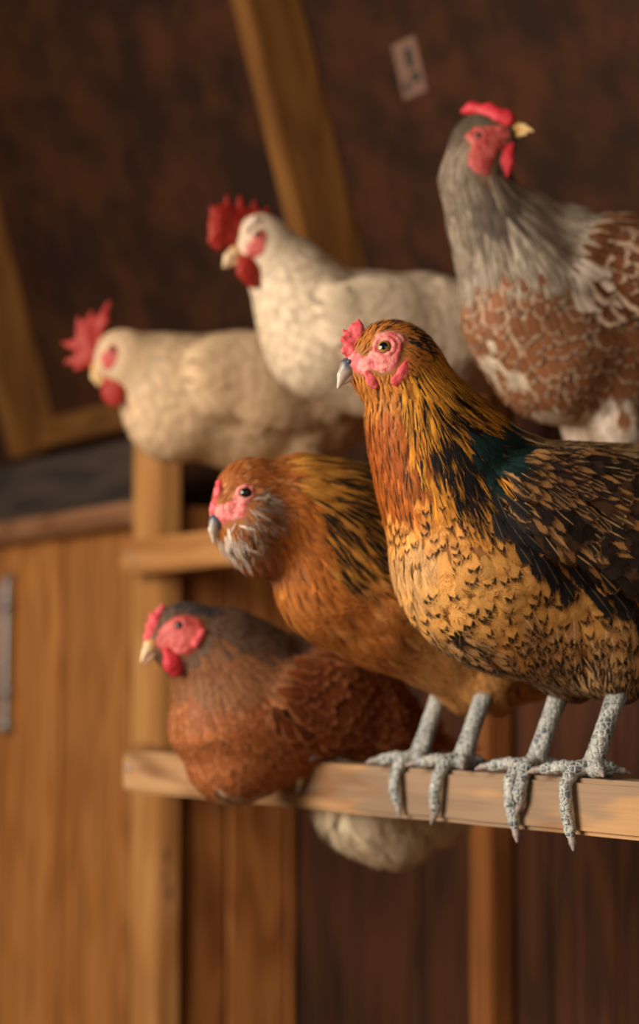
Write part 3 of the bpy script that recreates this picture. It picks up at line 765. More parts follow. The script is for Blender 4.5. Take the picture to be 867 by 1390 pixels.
# ------------------------------------------------------------------ shared hen materials
def eye_material(name, iris, rim=(40, 30, 30)):
    t = NT(name); co = t.n('ShaderNodeTexCoord').outputs['Object']; sx = t.n('ShaderNodeSeparateXYZ'); t.put(sx.inputs[0], co)
    at = t.attr('er')
    nd = t.n('ShaderNodeVectorMath', operation='NORMALIZE'); t.put(nd.inputs[0], co); s2 = t.n('ShaderNodeSeparateXYZ'); t.put(s2.inputs[0], nd.outputs[0])
    z = s2.outputs[2]      # 1 at the middle of the eye
    c = t.mix(t.sm(z, 0.865, 0.885), rgba(iris), rgba((6, 5, 5))); c = t.mix(t.sm(z, 0.66, 0.62), c, rgba(rim))
    t.put(t.b.inputs['Base Color'], c); t.b.inputs['Roughness'].default_value = 0.06; t.b.inputs['Specular IOR Level'].default_value = 0.6
    return t.m
def leg_material(name, pale, dark):
    t = NT(name); co = t.n('ShaderNodeTexCoord').outputs['Object']
    vo = t.n('ShaderNodeTexVoronoi', feature='DISTANCE_TO_EDGE'); t.put(vo.inputs['Vector'], co); vo.inputs['Scale'].default_value = 190; vo.inputs['Randomness'].default_value = 0.55
    e = t.sm(vo.outputs['Distance'], 0.02, 0.2)
    n = t.noise(co, 70, 3).outputs['Fac']; n2 = t.noise(co, 420, 2).outputs['Fac']
    c = t.mix(t.math('MULTIPLY', e, t.sm(n, 0.34, 0.62)), rgba(pale), rgba(dark))
    c = t.mix(t.math('MULTIPLY', t.sm(n2, 0.5, 0.7), 0.5), c, rgba(np.minimum(np.asarray(pale) * 1.08, 255)))
    t.put(t.b.inputs['Base Color'], c); t.b.inputs['Roughness'].default_value = 0.42; t.b.inputs['Specular IOR Level'].default_value = 0.5
    t.put(t.b.inputs['Normal'], t.bump(e, 0.8, 0.0016))
    return t.m
M_pink = plain('bare_pink_skin', (226, 138, 128), 0.5, 0, 0.16, 500, 0.5, 0.15, col2=(208, 92, 90), c2scale=120)
M_pink_comb = plain('pink_comb_skin', (226, 96, 98), 0.45, 0, 0.14, 500, 0.5, 0.25, col2=(214, 72, 78), c2scale=80)
M_redface = plain('red_face_skin', (198, 92, 84), 0.5, 0, 0.14, 400, 0.4, 0.1, col2=(176, 66, 60), c2scale=70)
M_redcomb = plain('red_comb_skin', (196, 46, 54), 0.5, 0, 0.12, 400, 0.4, 0.08)
M_deepred = plain('deep_red_comb_skin', (152, 34, 20), 0.55, 0, 0.14, 400, 0.4)
M_palelobe = plain('pale_earlobe_skin', (226, 200, 180), 0.6, 0, 0.08, 400, 0.3, 0.2)
def horn(name, base, tip, axis_pts):
    t = NT(name); g = t.attr('along').outputs['Fac']
    co = t.n('ShaderNodeTexCoord').outputs['Object']; n = t.noise(co, 160, 3).outputs['Fac']
    c = t.mix(t.sm(t.math('MULTIPLY_ADD', n, 0.4, g), 0.45, 0.95), rgba(base), rgba(tip))
    t.put(t.b.inputs['Base Color'], c); t.b.inputs['Roughness'].default_value = 0.35
    return t.m
M_darkhorn = horn('dark_horn', (66, 68, 80), (190, 170, 152), None)
M_palehorn = horn('pale_horn', (196, 150, 92), (224, 190, 150), None)
M_yellowhorn = horn('yellow_horn', (190, 144, 76), (220, 182, 124), None)
M_greyleg = leg_material('grey_scaled_leg', (184, 182, 172), (78, 88, 94))
M_paleleg = leg_material('pale_scaled_leg', (196, 170, 120), (150, 116, 70))
M_claw = plain('claw_horn', (138, 124, 116), 0.4, 0, 0.15, 300)
M_eyeA = eye_material('amber_eye', (150, 108, 54)); M_eyeB = eye_material('dark_eye', (46, 30, 18)); M_eyeR = eye_material('red_brown_eye', (120, 60, 20))

def beak(h, up, lo, mat, m=1.25):
    """upper mandible and lower mandible as one horny beak; 'along' runs from base to tip"""
    pr = []
    for pts in (up, lo):
        for (x, y, r), (x2, y2, r2) in zip(pts[:-1], pts[1:]): pr.append(h.hprim(x, y, 0, r, x2, y2, 0, r2, m=m))
    o = h.solid('beak', pr, 1.2 * h.hpx, 0.8 * h.hpx * max(1, .0007 / (0.8 * h.hpx)), mat)
    co = np.empty(len(o.data.vertices) * 3, np.float32); o.data.vertices.foreach_get('co', co); co = co.reshape(-1, 3) + h.O
    a = h.hp(*up[0][:2]); b = h.hp(*up[-1][:2]); al = np.clip(((co - a) @ (b - a)) / ((b - a) @ (b - a)), 0, 1)
    at = o.data.attributes.new('along', 'FLOAT', 'POINT'); at.data.foreach_set('value', al.astype(np.float32))
    return o
# ------------------------------------------------------------------ the orange hen in front
def hen_orange():
    h = Hen('hen', 764, 0, 0, 'orange hen with black-flecked breast and dark wing standing nearest on the lower roost')
    h.head(531, 484, 16)
    body = h.spine([(550, 522, 54), (578, 585, 76), (618, 655, 104), (690, 742, 140), (790, 772, 158), (890, 765, 150), (970, 730, 100), (1020, 695, 60)], 1.18)
    body += [h.lump(652, 765, 122, 1.18), h.lump(700, 800, 112, 1.2),
             h.hprim(531, 484, 0, 45, m=1.32), h.hprim(515, 492, 0, 34, 500, 494, 0, 24, m=1.25), h.hprim(545, 500, 0, 44, m=1.2)]
    for b in (44, -44):
        a = h.mid(790, 850) + h.near * h.px(b, h.O); q = h.mid(800, 900) + h.near * h.px(b * 1.15, h.O); q2 = h.mid(815, 925) + h.near * h.px(b * 1.3, h.O)
        body += [(a, q, .036, .025, h.s, 1.0), (q, q2, .023, .011, h.s, 1.0)]
    h.build_body(body, 0.022, 0.004, (150, 96, 44))
    h.build_eyes(521, 471, 11.5, M_eyeA, 0.42)
    face = [(504, 462), (510, 454), (524, 449), (536, 449), (547, 453), (553, 462), (546, 472), (544, 486), (540, 496), (530, 506), (516, 508), (506, 504), (498, 510), (486, 508), (474, 500), (466, 492), (472, 478), (482, 474), (492, 484), (502, 480), (505, 472)]
    h.build_face(face, M_pink, 0.0012, 0.0018, ring=True)
    beak(h, [(489, 493, 15), (474, 498, 13), (465, 510, 8), (459, 526, 2.2)], [(492, 507, 9), (476, 512, 6), (467, 519, 3)], M_darkhorn, 1.35)
    h.solid('comb', [h.hprim(478, 490, 0, 10, 490, 462, 0, 10, m=1.2), h.hprim(484, 462, 0, 11, 486, 448, 0, 9, m=1.5), h.hprim(486, 448, 0, 8, 487, 433, 0, 1.5, m=1.4),
                     h.hprim(474, 466, 2, 8, 466, 460, 3, 4, m=1.2), h.hprim(473, 456, -1, 7, 466, 449, -1, 3, m=1.2), h.hprim(476, 478, 3, 8, 468, 476, 3, 5, m=1.2), h.hprim(479, 447, 0, 6, 477, 441, 0, 2, m=1.4)],
            .004, .0009, M_pink_comb, .0011, 260)
    h.solid('nostril', [h.hprim(474, 491, 9, 3.6, m=1.4), h.hprim(474, 491, -9, 3.6, m=1.4)], .0005, .0005, M_darkhorn)
    for sg in (1, -1):
        wb = h.sb(506, 514, 1)
        h.solid('wattle', [h.hprim(499, 507, (wb - 1) * sg, 5, 505, 517, wb * sg, 7, m=2.6), h.hprim(505, 517, wb * sg, 7, 509, 523, (wb + 1) * sg, 5, m=2.6)], .004, .0009, M_pink_comb, .0006)
        l1, l2, l3 = h.sb(554, 488, 0), h.sb(549, 504, .6), h.sb(538, 518, .8)
        h.solid('earlobe', [h.hprim(554, 488, l1 * sg, 3.5, 548, 503, l2 * sg, 6.5, m=2.4), h.hprim(548, 503, l2 * sg, 6.5, 537, 518, l3 * sg, 7, m=2.6)], .004, .0009, M_pink_comb, .0006)
    h.flowpts = [(500, 460, 1, -.5), (535, 440, 1, 0), (575, 462, .8, .6), (500, 540, .02, 1), (510, 640, .06, 1), (555, 560, .06, 1), (600, 520, .6, 1), (640, 556, .8, .7), (600, 640, .28, 1), (650, 640, .5, .9), (700, 600, 1, .35),
                 (525, 720, .2, 1), (570, 780, .5, 1), (650, 720, .45, 1), (640, 860, .9, .7), (720, 830, .5, .9), (760, 900, .35, 1), (845, 900, .2, 1), (780, 600, 1, .18), (860, 625, 1, .3), (780, 690, .85, .6), (850, 750, 1, .6), (720, 700, .7, .8), (950, 700, 1, .2), (900, 850, .5, .8)]
    wing = [(668, 650), (690, 625), (730, 610), (800, 612), (880, 640), (990, 690), (1000, 790), (930, 850), (860, 822), (790, 790), (740, 770), (705, 735), (680, 700)]
    hackle = [(562, 438), (600, 478), (640, 540), (692, 574), (726, 582), (716, 610), (706, 640), (690, 668), (660, 690), (630, 692), (598, 668), (578, 632), (566, 590), (556, 556), (548, 520), (556, 470)]
    throat = [(490, 520), (545, 520), (556, 556), (568, 600), (580, 650), (560, 690), (530, 690), (508, 660), (495, 600)]
    teal = [(628, 592), (668, 580), (720, 590), (724, 625), (704, 652), (676, 664), (648, 640)]
    saddle = [(690, 570), (760, 580), (870, 612), (960, 650), (960, 690), (860, 640), (790, 616), (722, 612), (700, 600)]
    h.soften = 8.0
    def spec(s, P, q, hq):
        n = len(P); r = s.r; f = Fe(n); x, y = q[:, 0], q[:, 1]; al = np.ones(n, bool)
        gold, buff, blk, orange = (206, 140, 62), (216, 166, 104), (24, 18, 16), (174, 92, 30)
        f.set(al, L=44, W=27, sp=13.5, c0=gold, c1=blk, c2=(236, 200, 150), shape=0, l0=.001, l1=.0028, cup=.15, jit=.16)
        f.pat[:] = (0, 0, .085, .08); f.pat[:, 2] *= r.uniform(1.0, 1.9, n); f.pat[r.random(n) < .38, 2] = 0
        t = sstep(y, 640, 800)[:, None]; f.c0[:] = lin((200, 124, 46)) * (1 - t) + lin((216, 156, 82)) * t
        up = (y < 740); f.set(up, L=32, W=18, sp=11); f.pat[up, 2] *= .9
        nk = (y < 650) & (x < 640); f.set(nk, L=30, W=9, sp=5, c0=(190, 114, 44), shape=1, l1=.002, fray=.7); f.pat[nk] = 0
        lowfront = (x + (y - 780) * .4 < 575) & (y > 740); f.set(lowfront, c0=(208, 158, 98), L=44, W=14, sp=8, l1=.003, shape=1, fray=.8); f.pat[lowfront, 2] = 0
        under = sd_poly(q, [(560, 850), (620, 850), (700, 900), (760, 940), (640, 930), (560, 880)]) < 0
        f.set(under, L=46, W=20, sp=11, l1=.004, jit=.3, c0=(196, 150, 100), fray=.7); f.pat[under] = (.0, .0, .14, .2)
        dk = under & (r.random(n) < .22); f.set(dk, c0=(50, 36, 28)); 
        thigh = (y > 875) & (x > 720); f.set(thigh, L=40, W=15, sp=8, l1=.003, fray=.7, c0=(120, 84, 54), c1=(36, 27, 22), shape=1, jit=.2); f.pat[thigh] = (.28, 0, 0, .9)
        th2 = (y > 830) & (x > 700) & ~thigh; f.set(th2, L=52, W=26, sp=12.5, c0=(200, 146, 86), l1=.0035, fray=.6); f.pat[th2] = (0, 0, .13, .6)
        hem = thigh & (r.random(n) < .4); f.set(hem, c0=(196, 150, 96)); f.pat[hem] = (0, .0, .16, .4)
        th = sd_poly(q, throat); m = th < 0
        f.set(m, L=34, W=8, sp=5, fray=.7, c0=orange, c1=(40, 24, 16), c2=(214, 140, 70), shape=1, l1=.0018, jit=.14); f.pat[m] = (0, 0, 0, .1)
        f.c0[m] = vary(f.c0[m], r, .2); st = m & (r.random(n) < .26); f.pat[st] = (0, .5, 0, .0)
        dkth = m & (x < 545) & (y < 640); f.c0[dkth] = lin((166, 84, 28))
        dh = sd_poly(q, hackle); m = dh < 0
        f.set(m, L=64, W=9.5, sp=5.4, fray=.6, c0=(214, 142, 48), c1=(20, 18, 18), c2=(30, 26, 24), shape=1, l0=.0012, l1=.0025, cup=.3, jit=.10); f.pat[m] = (0, .62, 0, 0)
        f.pat[m, 1] = r.uniform(.25, .85, m.sum())
        edge = m & (dh > -14) & (x < 600); f.pat[edge, 1] = r.choice([0, .3, .6], edge.sum())
        low = m & (y > 640) & (r.random(n) < .4); f.pat[low, 1] = 1.2
        nape = m & (x - (y - 440) * .62 > 572); f.pat[nape, 1] = r.uniform(.65, 1.2, nape.sum())
        cl = vnoise(np.c_[(x - y * .45) / 15, (y + x * .3) / 60, np.zeros(n)]); bk = m & (cl > .12) & (x > 575); f.pat[bk, 1] = r.uniform(.9, 1.5, bk.sum())
        gl = m & (cl < -.2); f.pat[gl, 1] *= .35
        gd = m & (r.random(n) < .14); f.pat[gd, 1] = 0
        m = (sd_poly(q, teal) < 0) & (r.random(n) < .8); f.set(m, L=46, W=20, sp=8, c0=(20, 42, 40), c1=(16, 22, 22), shape=0, l0=.003); f.pat[m] = (.08, 0, 0, 0)
        m = sd_poly(q, saddle) < 0; f.set(m, L=60, W=9, sp=6.5, c0=(214, 172, 118), c1=(34, 27, 24), c2=(230, 200, 150), shape=1, l0=.003, l1=.003, jit=.09); f.pat[m] = (0, 0, 0, .3); f.pat[m, 1] = r.choice([0, .3, .7, 1.1], m.sum())
        chin = (y < 560) & (x < 545) & (y > 500); f.set(chin, L=26, W=7, sp=4.6, c0=(196, 122, 50), c1=(40, 26, 18), shape=1, l0=.0006, l1=.003, jit=.25, fray=.7); f.pat[chin] = (0, 0, 0, 0)
        # head: short close feathers
        hd = (np.linalg.norm(P - s.hc, axis=1) < 56 * s.hpx) & (y < 530)
        f.set(hd, L=15, W=4.6, sp=3.3, c0=(186, 112, 46), c1=(36, 28, 24), shape=1, l0=.0005, l1=.0022, jit=.28); f.pat[hd] = (0, 0, 0, 0)
        hb = hd & ((x > 556) & (y < 480) | (y < 443) & (r.random(n) < .45)) & (r.random(n) < .62); f.set(hb, c0=(42, 36, 34), L=20, W=7)
        # folded wing
        dw = sd_poly(q, wing); m = dw < 0
        f.set(m, part=1, L=44, W=26, sp=11.5, c0=(46, 35, 28), c1=(168, 120, 72), c2=(206, 164, 114), shape=0, l0=.003, l1=.003, cup=.16, jit=.10, fray=.32, taper=1.02); f.pat[m] = (0, .26, 0, .0)
        f.pat[m, 1] = r.choice([.0, .0, .0, .0, .6, .9, 1.25], m.sum()); f.pat[m & (r.random(n) < .18), 3] = .8
        br = m & (r.random(n) < .4); f.c0[br] = lin((78, 54, 36))
        sh = m & (y < 690) & (x < 780); f.set(sh, L=32, W=18, sp=9, c0=(64, 50, 42)); f.pat[sh, 1] = r.choice([.0, .5, .9, 1.6], sh.sum())
        bt = m & (r.random(n) < .10); f.pat[bt] = (.16, 0, 0, .5)
        ed = m & (dw > -13) & (x < 860) & (y > 660); f.set(ed, c0=(30, 28, 28), L=60, W=24); f.pat[ed] = (0, 0, 0, .15)
        f.c0 = vary(f.c0, r, .13)
        f.keep = ~((y > 955) | (x > 1075))
        return f
    def bulge(s, P):
        q = s.refpx(P); return .010 * sstep(-sd_poly(q, wing), -6, 26)
    h.plumage(spec, 60000, bulge, 11, ('plumage', 'wing'))
    blk, bf = (34, 28, 25), (190, 146, 96)
    wn = h.quills('flight_feathers', [(720, 738, 800, 800, 92, 112, 4, 22, blk, bf, bf, (0, 0, 0, .2), 2), (742, 762, 872, 838, 98, 118, 4, 30, blk, bf, bf, (0, 0, 0, .3), 2), (780, 786, 940, 866, 101, 112, 4, 30, blk, bf, (206, 160, 104), (0, 0, 0, .9), 2), (800, 796, 980, 872, 99, 106, 4, 26, (186, 136, 84), blk, (206, 160, 104), (.1, 0, 0, .6), 2),
                                 (820, 770, 1010, 838, 103, 100, 4, 34, blk, bf, bf, (0, 0, 0, .5), 2), (830, 740, 1040, 806, 103, 90, 4, 34, blk, bf, bf, (0, 0, 0, .5), 2), (840, 710, 1060, 770, 100, 80, 4, 34, blk, bf, bf, (0, 0, 0, .5), 2)])
    h.quills('tail', [(1000, 690, 1110 + 10 * i, 640 - 24 * i, 4 + 6 * i, 10 + 8 * i, 2, 40, blk, bf, bf, (0, 0, 0, .3), 2) for i in range(5)], split=False)
    h.stand(.041, .0086, .026, .062, (M_greyleg, M_claw), toes_near=((-2, .062), (-52, .046), (62, .040), (150, .020)), toes_far=((2, .060), (-58, .046), (34, .042), (160, .022)))
    return h

def basic(f, al, L, W, sp, c0, c1, c2, pat, **k): f.set(al, L=L, W=W, sp=sp, c0=c0, c1=c1, c2=c2, pat=pat, **k)

# ------------------------------------------------------------------ the bearded buff hen
def hen_buff():
    h = Hen('hen', 597, 0, 0, 'buff-brown bearded hen with grey cheek tufts, leaning out on the lower roost')
    h.head(338, 666, 36)
    body = h.spine([(360, 690, 52), (405, 692, 68), (460, 722, 92), (530, 788, 114), (620, 812, 122), (700, 825, 120), (790, 800, 85), (860, 760, 45)], 1.3)
    body += [h.lump(455, 788, 86, 1.3), h.lump(660, 880, 70, 1.2), h.hprim(338, 666, 0, 42, m=1.3), h.hprim(322, 684, 0, 32, 308, 692, 0, 22, m=1.25),
             h.hprim(345, 715, 20, 24, m=1.0), h.hprim(345, 715, -20, 24, m=1.0), h.hprim(325, 728, 0, 24, m=1.0), h.hprim(354, 750, 0, 30)]
    for b in (36, -36):
        a = h.mid(640, 870) + h.near * h.px(b, h.O); q = h.mid(645, 920) + h.near * h.px(b, h.O); q2 = h.mid(652, 948) + h.near * h.px(b, h.O)
        body += [(a, q, .034, .024, h.s, 1.0), (q, q2, .023, .011, h.s, 1.0)]
    h.build_body(body, 0.02, 0.0045, (150, 92, 46))
    h.build_eyes(333, 669, 9, M_eyeB, 0.35)
    face = [(288, 704), (287, 690), (294, 682), (304, 684), (316, 674), (320, 660), (334, 657), (344, 662), (343, 674), (336, 683), (333, 700), (318, 708), (303, 712)]
    h.build_face(face, M_pink, 0.0013, 0.0016, ring=True)
    beak(h, [(303, 703, 13), (294, 708, 11), (289, 719, 7), (290, 736, 2)], [(304, 716, 8), (296, 722, 5), (292, 728, 2)], M_darkhorn, 1.2)
    h.solid('comb', [h.hprim(298, 658, 0, 6, 300, 676, 0, 9, m=1.1), h.hprim(300, 676, 0, 9, 295, 694, 0, 10, m=1.1), h.hprim(297, 665, 4, 6, 296, 672, 5, 5), h.hprim(297, 665, -4, 6, 296, 672, -5, 5), h.hprim(292, 686, 0, 7)], .003, .001, M_pink_comb, .001, 260)
    h.flowpts = [(300, 670, .8, -.6), (320, 640, 1, -.5), (370, 625, 1, .1), (360, 660, 1, .25), (350, 700, .8, .6), (325, 740, .35, 1), (355, 770, .5, 1), (400, 640, 1, .35), (450, 650, 1, .5), (480, 640, 1, .4), (420, 720, .7, .7), (470, 760, .7, .8), (390, 800, .5, 1), (430, 850, .8, .9), (520, 800, 1, .5), (560, 900, 1, .5), (620, 900, .6, .9), (650, 940, .3, 1), (700, 800, 1, .3), (740, 930, 1, .4)]
    hackle = [(370, 608), (500, 590), (560, 640), (540, 740), (505, 775), (470, 790), (446, 760), (430, 700), (400, 650)]
    muff = [(346, 668), (362, 676), (384, 705), (372, 740), (340, 762), (312, 752), (296, 730), (310, 714), (336, 702), (342, 682)]
    lobe = [(330, 752), (372, 735), (386, 765), (370, 792), (345, 788)]
    wing = [(560, 690), (600, 660), (700, 640), (840, 700), (840, 790), (720, 790), (610, 780), (565, 740)]
    def spec(s, P, q, hq):
        n = len(P); r = s.r; f = Fe(n); x, y = q[:, 0], q[:, 1]
        basic(f, np.ones(n, bool), 44, 22, 11.5, (176, 112, 52), (140, 80, 34), (222, 170, 110), (0, 0, 0, .12), l1=.003, jit=.2, fray=.7)
        t = sstep(x, 470, 640)[:, None]; f.c0[:] = lin((170, 100, 42)) * (1 - t) + lin((196, 136, 72)) * t
        pl = r.random(n) < .2; f.c0[pl] = lin((190, 126, 64))
        fl = (y > 850) & (x > 540); f.set(fl, L=54, W=24, sp=12, c0=(204, 146, 82), l1=.004, fray=.9)
        m = sd_poly(q, hackle) < 0; f.set(m, L=52, W=9, sp=6, c0=(192, 130, 54), c1=(26, 22, 16), shape=1, jit=.12, l1=.0025); f.pat[m] = (0, 0, 0, 0)
        dk = m & (x > 425) & (r.random(n) < sstep(x, 385, 460) * .7 + .06); f.pat[dk, 1] = r.uniform(.5, 1.05, dk.sum())
        hd = (np.linalg.norm(P - s.hc, axis=1) < 60 * s.hpx) & (x < 400)
        f.set(hd, L=17, W=6.5, sp=4, c0=(158, 88, 38), shape=1, l0=.0004, l1=.0014, jit=.18)
        hk = hd & (r.random(n) < .2); f.c0[hk] = lin((190, 124, 72))
        nk = ~m & ~hd & (x < 440) & (y < 800); f.set(nk, L=36, W=11, sp=7, c0=(166, 94, 34), shape=1)
        m = sd_poly(hq, muff) < 0; f.set(m, L=25, W=5.5, sp=2.9, c0=(150, 110, 82), c1=(60, 42, 32), shape=1, l0=.001, l1=.006, jit=.5, cup=.2, fray=.9)
        cols = np.array([lin(c) for c in ((150, 104, 70), (186, 164, 146), (96, 66, 48), (160, 100, 54), (118, 98, 88), (140, 88, 50))]); f.c0[m] = cols[r.integers(0, 6, m.sum())]
        w = m & (hq[:, 0] < 330) & (hq[:, 1] > 712) & (r.random(n) < .5); f.set(w, c0=(212, 196, 178), L=32, W=7)
        g = m & (hq[:, 1] < 690) & (r.random(n) < .5); f.c0[g] = lin((134, 116, 104))
        m = (sd_poly(hq, lobe) < 0); f.set(m, L=34, W=12, sp=6, c0=(150, 94, 58), shape=0, l1=.003, fray=.9)
        m = sd_poly(q, wing) < 0; f.set(m, part=1, L=54, W=30, sp=15, c0=(160, 98, 46), c1=(60, 40, 28), l0=.004, l1=.004, fray=.3); f.pat[m] = (.1, 0, 0, .2)
        f.c0 = vary(f.c0, r, .12); f.keep = y < 958
        return f
    def bulge(s, P): return .008 * sstep(-sd_poly(s.refpx(P), wing), -6, 26)
    h.plumage(spec, 42000, bulge, 31, ('plumage', 'wing'))
    h.quills('tail', [(840, 760, 925 + 8 * i, 700 - 22 * i, 4 + 5 * i, 8 + 8 * i, 2, 36, (120, 74, 38), (40, 30, 24), (160, 110, 70), (.08, 0, 0, .3), 2) for i in range(5)], split=False)
    h.stand(.037, .0088, .026, .064, (M_greyleg, M_claw), toes_near=((4, .052), (-44, .042), (56, .040), (170, .020)), toes_far=((6, .048), (-46, .040), (60, .046), (175, .020)))
    return h

# ------------------------------------------------------------------ the russet hen sitting down
def hen_russet():
    h = Hen('hen', 424, 0, 0, 'russet brown hen with dark grey nape crouching on the far end of the lower roost')
    h.head(247, 861, 26)
    body = h.spine([(258, 872, 44), (290, 890, 62), (325, 925, 84), (350, 965, 92), (420, 958, 88), (490, 975, 72), (560, 1000, 36)], 1.15)
    body += [h.lump(312, 990, 84, 1.15, 318, 1022, 70), h.lump(370, 1010, 60, 1.1, 392, 1018, 44), h.lump(500, 1020, 62, 1.0, 500, 1082, 56), h.lump(500, 1088, 50, 1.0, 585, 1088, 44), h.lump(535, 1115, 44, 1.0),
             h.hprim(247, 861, 0, 36, m=1.3), h.hprim(236, 868, 0, 26, 224, 872, 0, 14, m=1.25)]
    h.build_body(body, 0.02, 0.0045, (110, 60, 30))
    h.build_eyes(243, 849, 6.5, M_eyeB, 0.4)
    face = [(213, 858), (222, 848), (236, 837), (256, 834), (272, 840), (279, 856), (275, 870), (256, 888), (240, 890), (222, 886), (208, 876)]
    h.build_face(face, M_redface, 0.0013, 0.0016, ring=True)
    beak(h, [(214, 868, 13), (205, 876, 11), (198, 886, 6), (192, 898, 1.8)], [(218, 882, 7), (206, 890, 5), (197, 899, 2)], M_palehorn, 1.25)
    h.solid('comb', [h.hprim(205, 864, 0, 9, 212, 842, 0, 9, m=1.2), h.hprim(212, 842, 0, 9, 220, 825, 0, 4, m=1.2), h.hprim(202, 852, 0, 5, 201, 848, 0, 3), h.hprim(207, 838, 0, 5, 206, 835, 0, 3), h.hprim(199, 866, 0, 5)], .003, .001, M_pink_comb, .0008)
    for sg in (1, -1):
        wb = h.sb(236, 896, 3)
        h.solid('wattle', [h.hprim(228, 886, (wb - 2) * sg, 8, 235, 902, (wb + 1) * sg, 13, m=2), h.hprim(235, 902, (wb + 1) * sg, 13, 239, 909, (wb + 1) * sg, 10, m=2)], .005, .001, M_redcomb, .0006)
        l1, l2 = h.sb(275, 858, 1), h.sb(266, 874, 1.5)
        h.solid('earlobe', [h.hprim(275, 858, l1 * sg, 5, 266, 874, l2 * sg, 6, m=1.5)], .004, .001, M_pink_comb)
    h.flowpts = [(225, 840, 1, -.4), (260, 822, 1, 0), (300, 830, 1, .3), (350, 850, 1, .35), (280, 880, .5, 1), (250, 920, .1, 1), (235, 980, .1, 1), (300, 950, .4, 1), (340, 1000, .6, 1), (270, 1060, .8, .8), (330, 1080, 1, .4), (400, 920, 1, .5), (440, 1000, 1, .4), (500, 930, 1, .5), (540, 1000, 1, .25), (530, 1100, .15, 1), (590, 1100, .4, 1), (480, 1100, -.2, 1)]
    wing = [(364, 972), (360, 940), (385, 895), (440, 880), (520, 910), (575, 985), (580, 1018), (500, 1022), (437, 1020), (395, 1006)]
    def spec(s, P, q, hq):
        n = len(P); r = s.r; f = Fe(n); x, y = q[:, 0], q[:, 1]
        basic(f, np.ones(n, bool), 36, 21, 11, (138, 77, 38), (186, 122, 80), (170, 100, 60), (.13, 0, 0, .2), l1=.0016, l0=.0006, jit=.16, fray=.14)
        nk = (y < 935) & (x < 400); f.set(nk, L=34, W=11, sp=6.5, c0=(116, 72, 42), c1=(152, 106, 72), shape=1); f.pat[nk] = (.14, 0, 0, .2)
        np_ = nk & (y < 866 + (x - 280) * .25) & (x > 250); f.set(np_, c0=(84, 62, 48), c1=(104, 78, 62))
        hd = (np.linalg.norm(P - s.hc, axis=1) < 52 * s.hpx) & (x < 300)
        f.set(hd, L=16, W=6.5, sp=4.2, c0=(96, 72, 56), shape=1, l0=.0004, l1=.0014); f.pat[hd] = 0
        cr = hd & (y < 838); f.c0[cr] = lin((72, 60, 58))
        lo = (y > 1072) & (x < 400); f.set(lo, c0=(196, 160, 128), c1=(170, 110, 70), L=34, fray=.8)
        fl = (y > 1035) & (x > 430); f.set(fl, part=2, L=46, W=17, sp=6.5, c0=(240, 218, 184), c1=(210, 176, 134), l1=.019, jit=.45, fray=.9, shape=1, cup=0.0); f.pat[fl] = 0
        m = sd_poly(q, wing) < 0; f.set(m, part=1, L=42, W=25, sp=12.5, c0=(112, 56, 26), c1=(172, 106, 66), l0=.003, l1=.004, fray=.08); f.pat[m] = (.13, 0, 0, .2)
        f.c0 = vary(f.c0, r, .14)
        return f
    def bulge(s, P): return .008 * sstep(-sd_poly(s.refpx(P), wing), -5, 22)
    h.plumage(spec, 36000, bulge, 51, ('plumage', 'wing', 'fluff'))
    rb, rl, rk = (126, 64, 30), (176, 110, 70), (110, 60, 34)
    h.quills('flight_feathers', [(440, 985, 600, 1008, 66, 46, 4, 22, rb, rl, rl, (.1, 0, 0, .3), 2), (450, 1000, 640, 1016, 66, 34, 4, 20, (150, 82, 40), rl, rl, (.1, 0, 0, .3), 2), (450, 970, 585, 985, 66, 46, 4, 24, rb, rl, rl, (.1, 0, 0, .3), 2)])
    h.stand(.026, .0085, .006, .016, (M_paleleg, M_claw), toes_near=((-4, .034), (-40, .03), (40, .03), (172, .016)), toes_far=((4, .034), (-40, .03), (40, .03), (172, .016)))
    return h

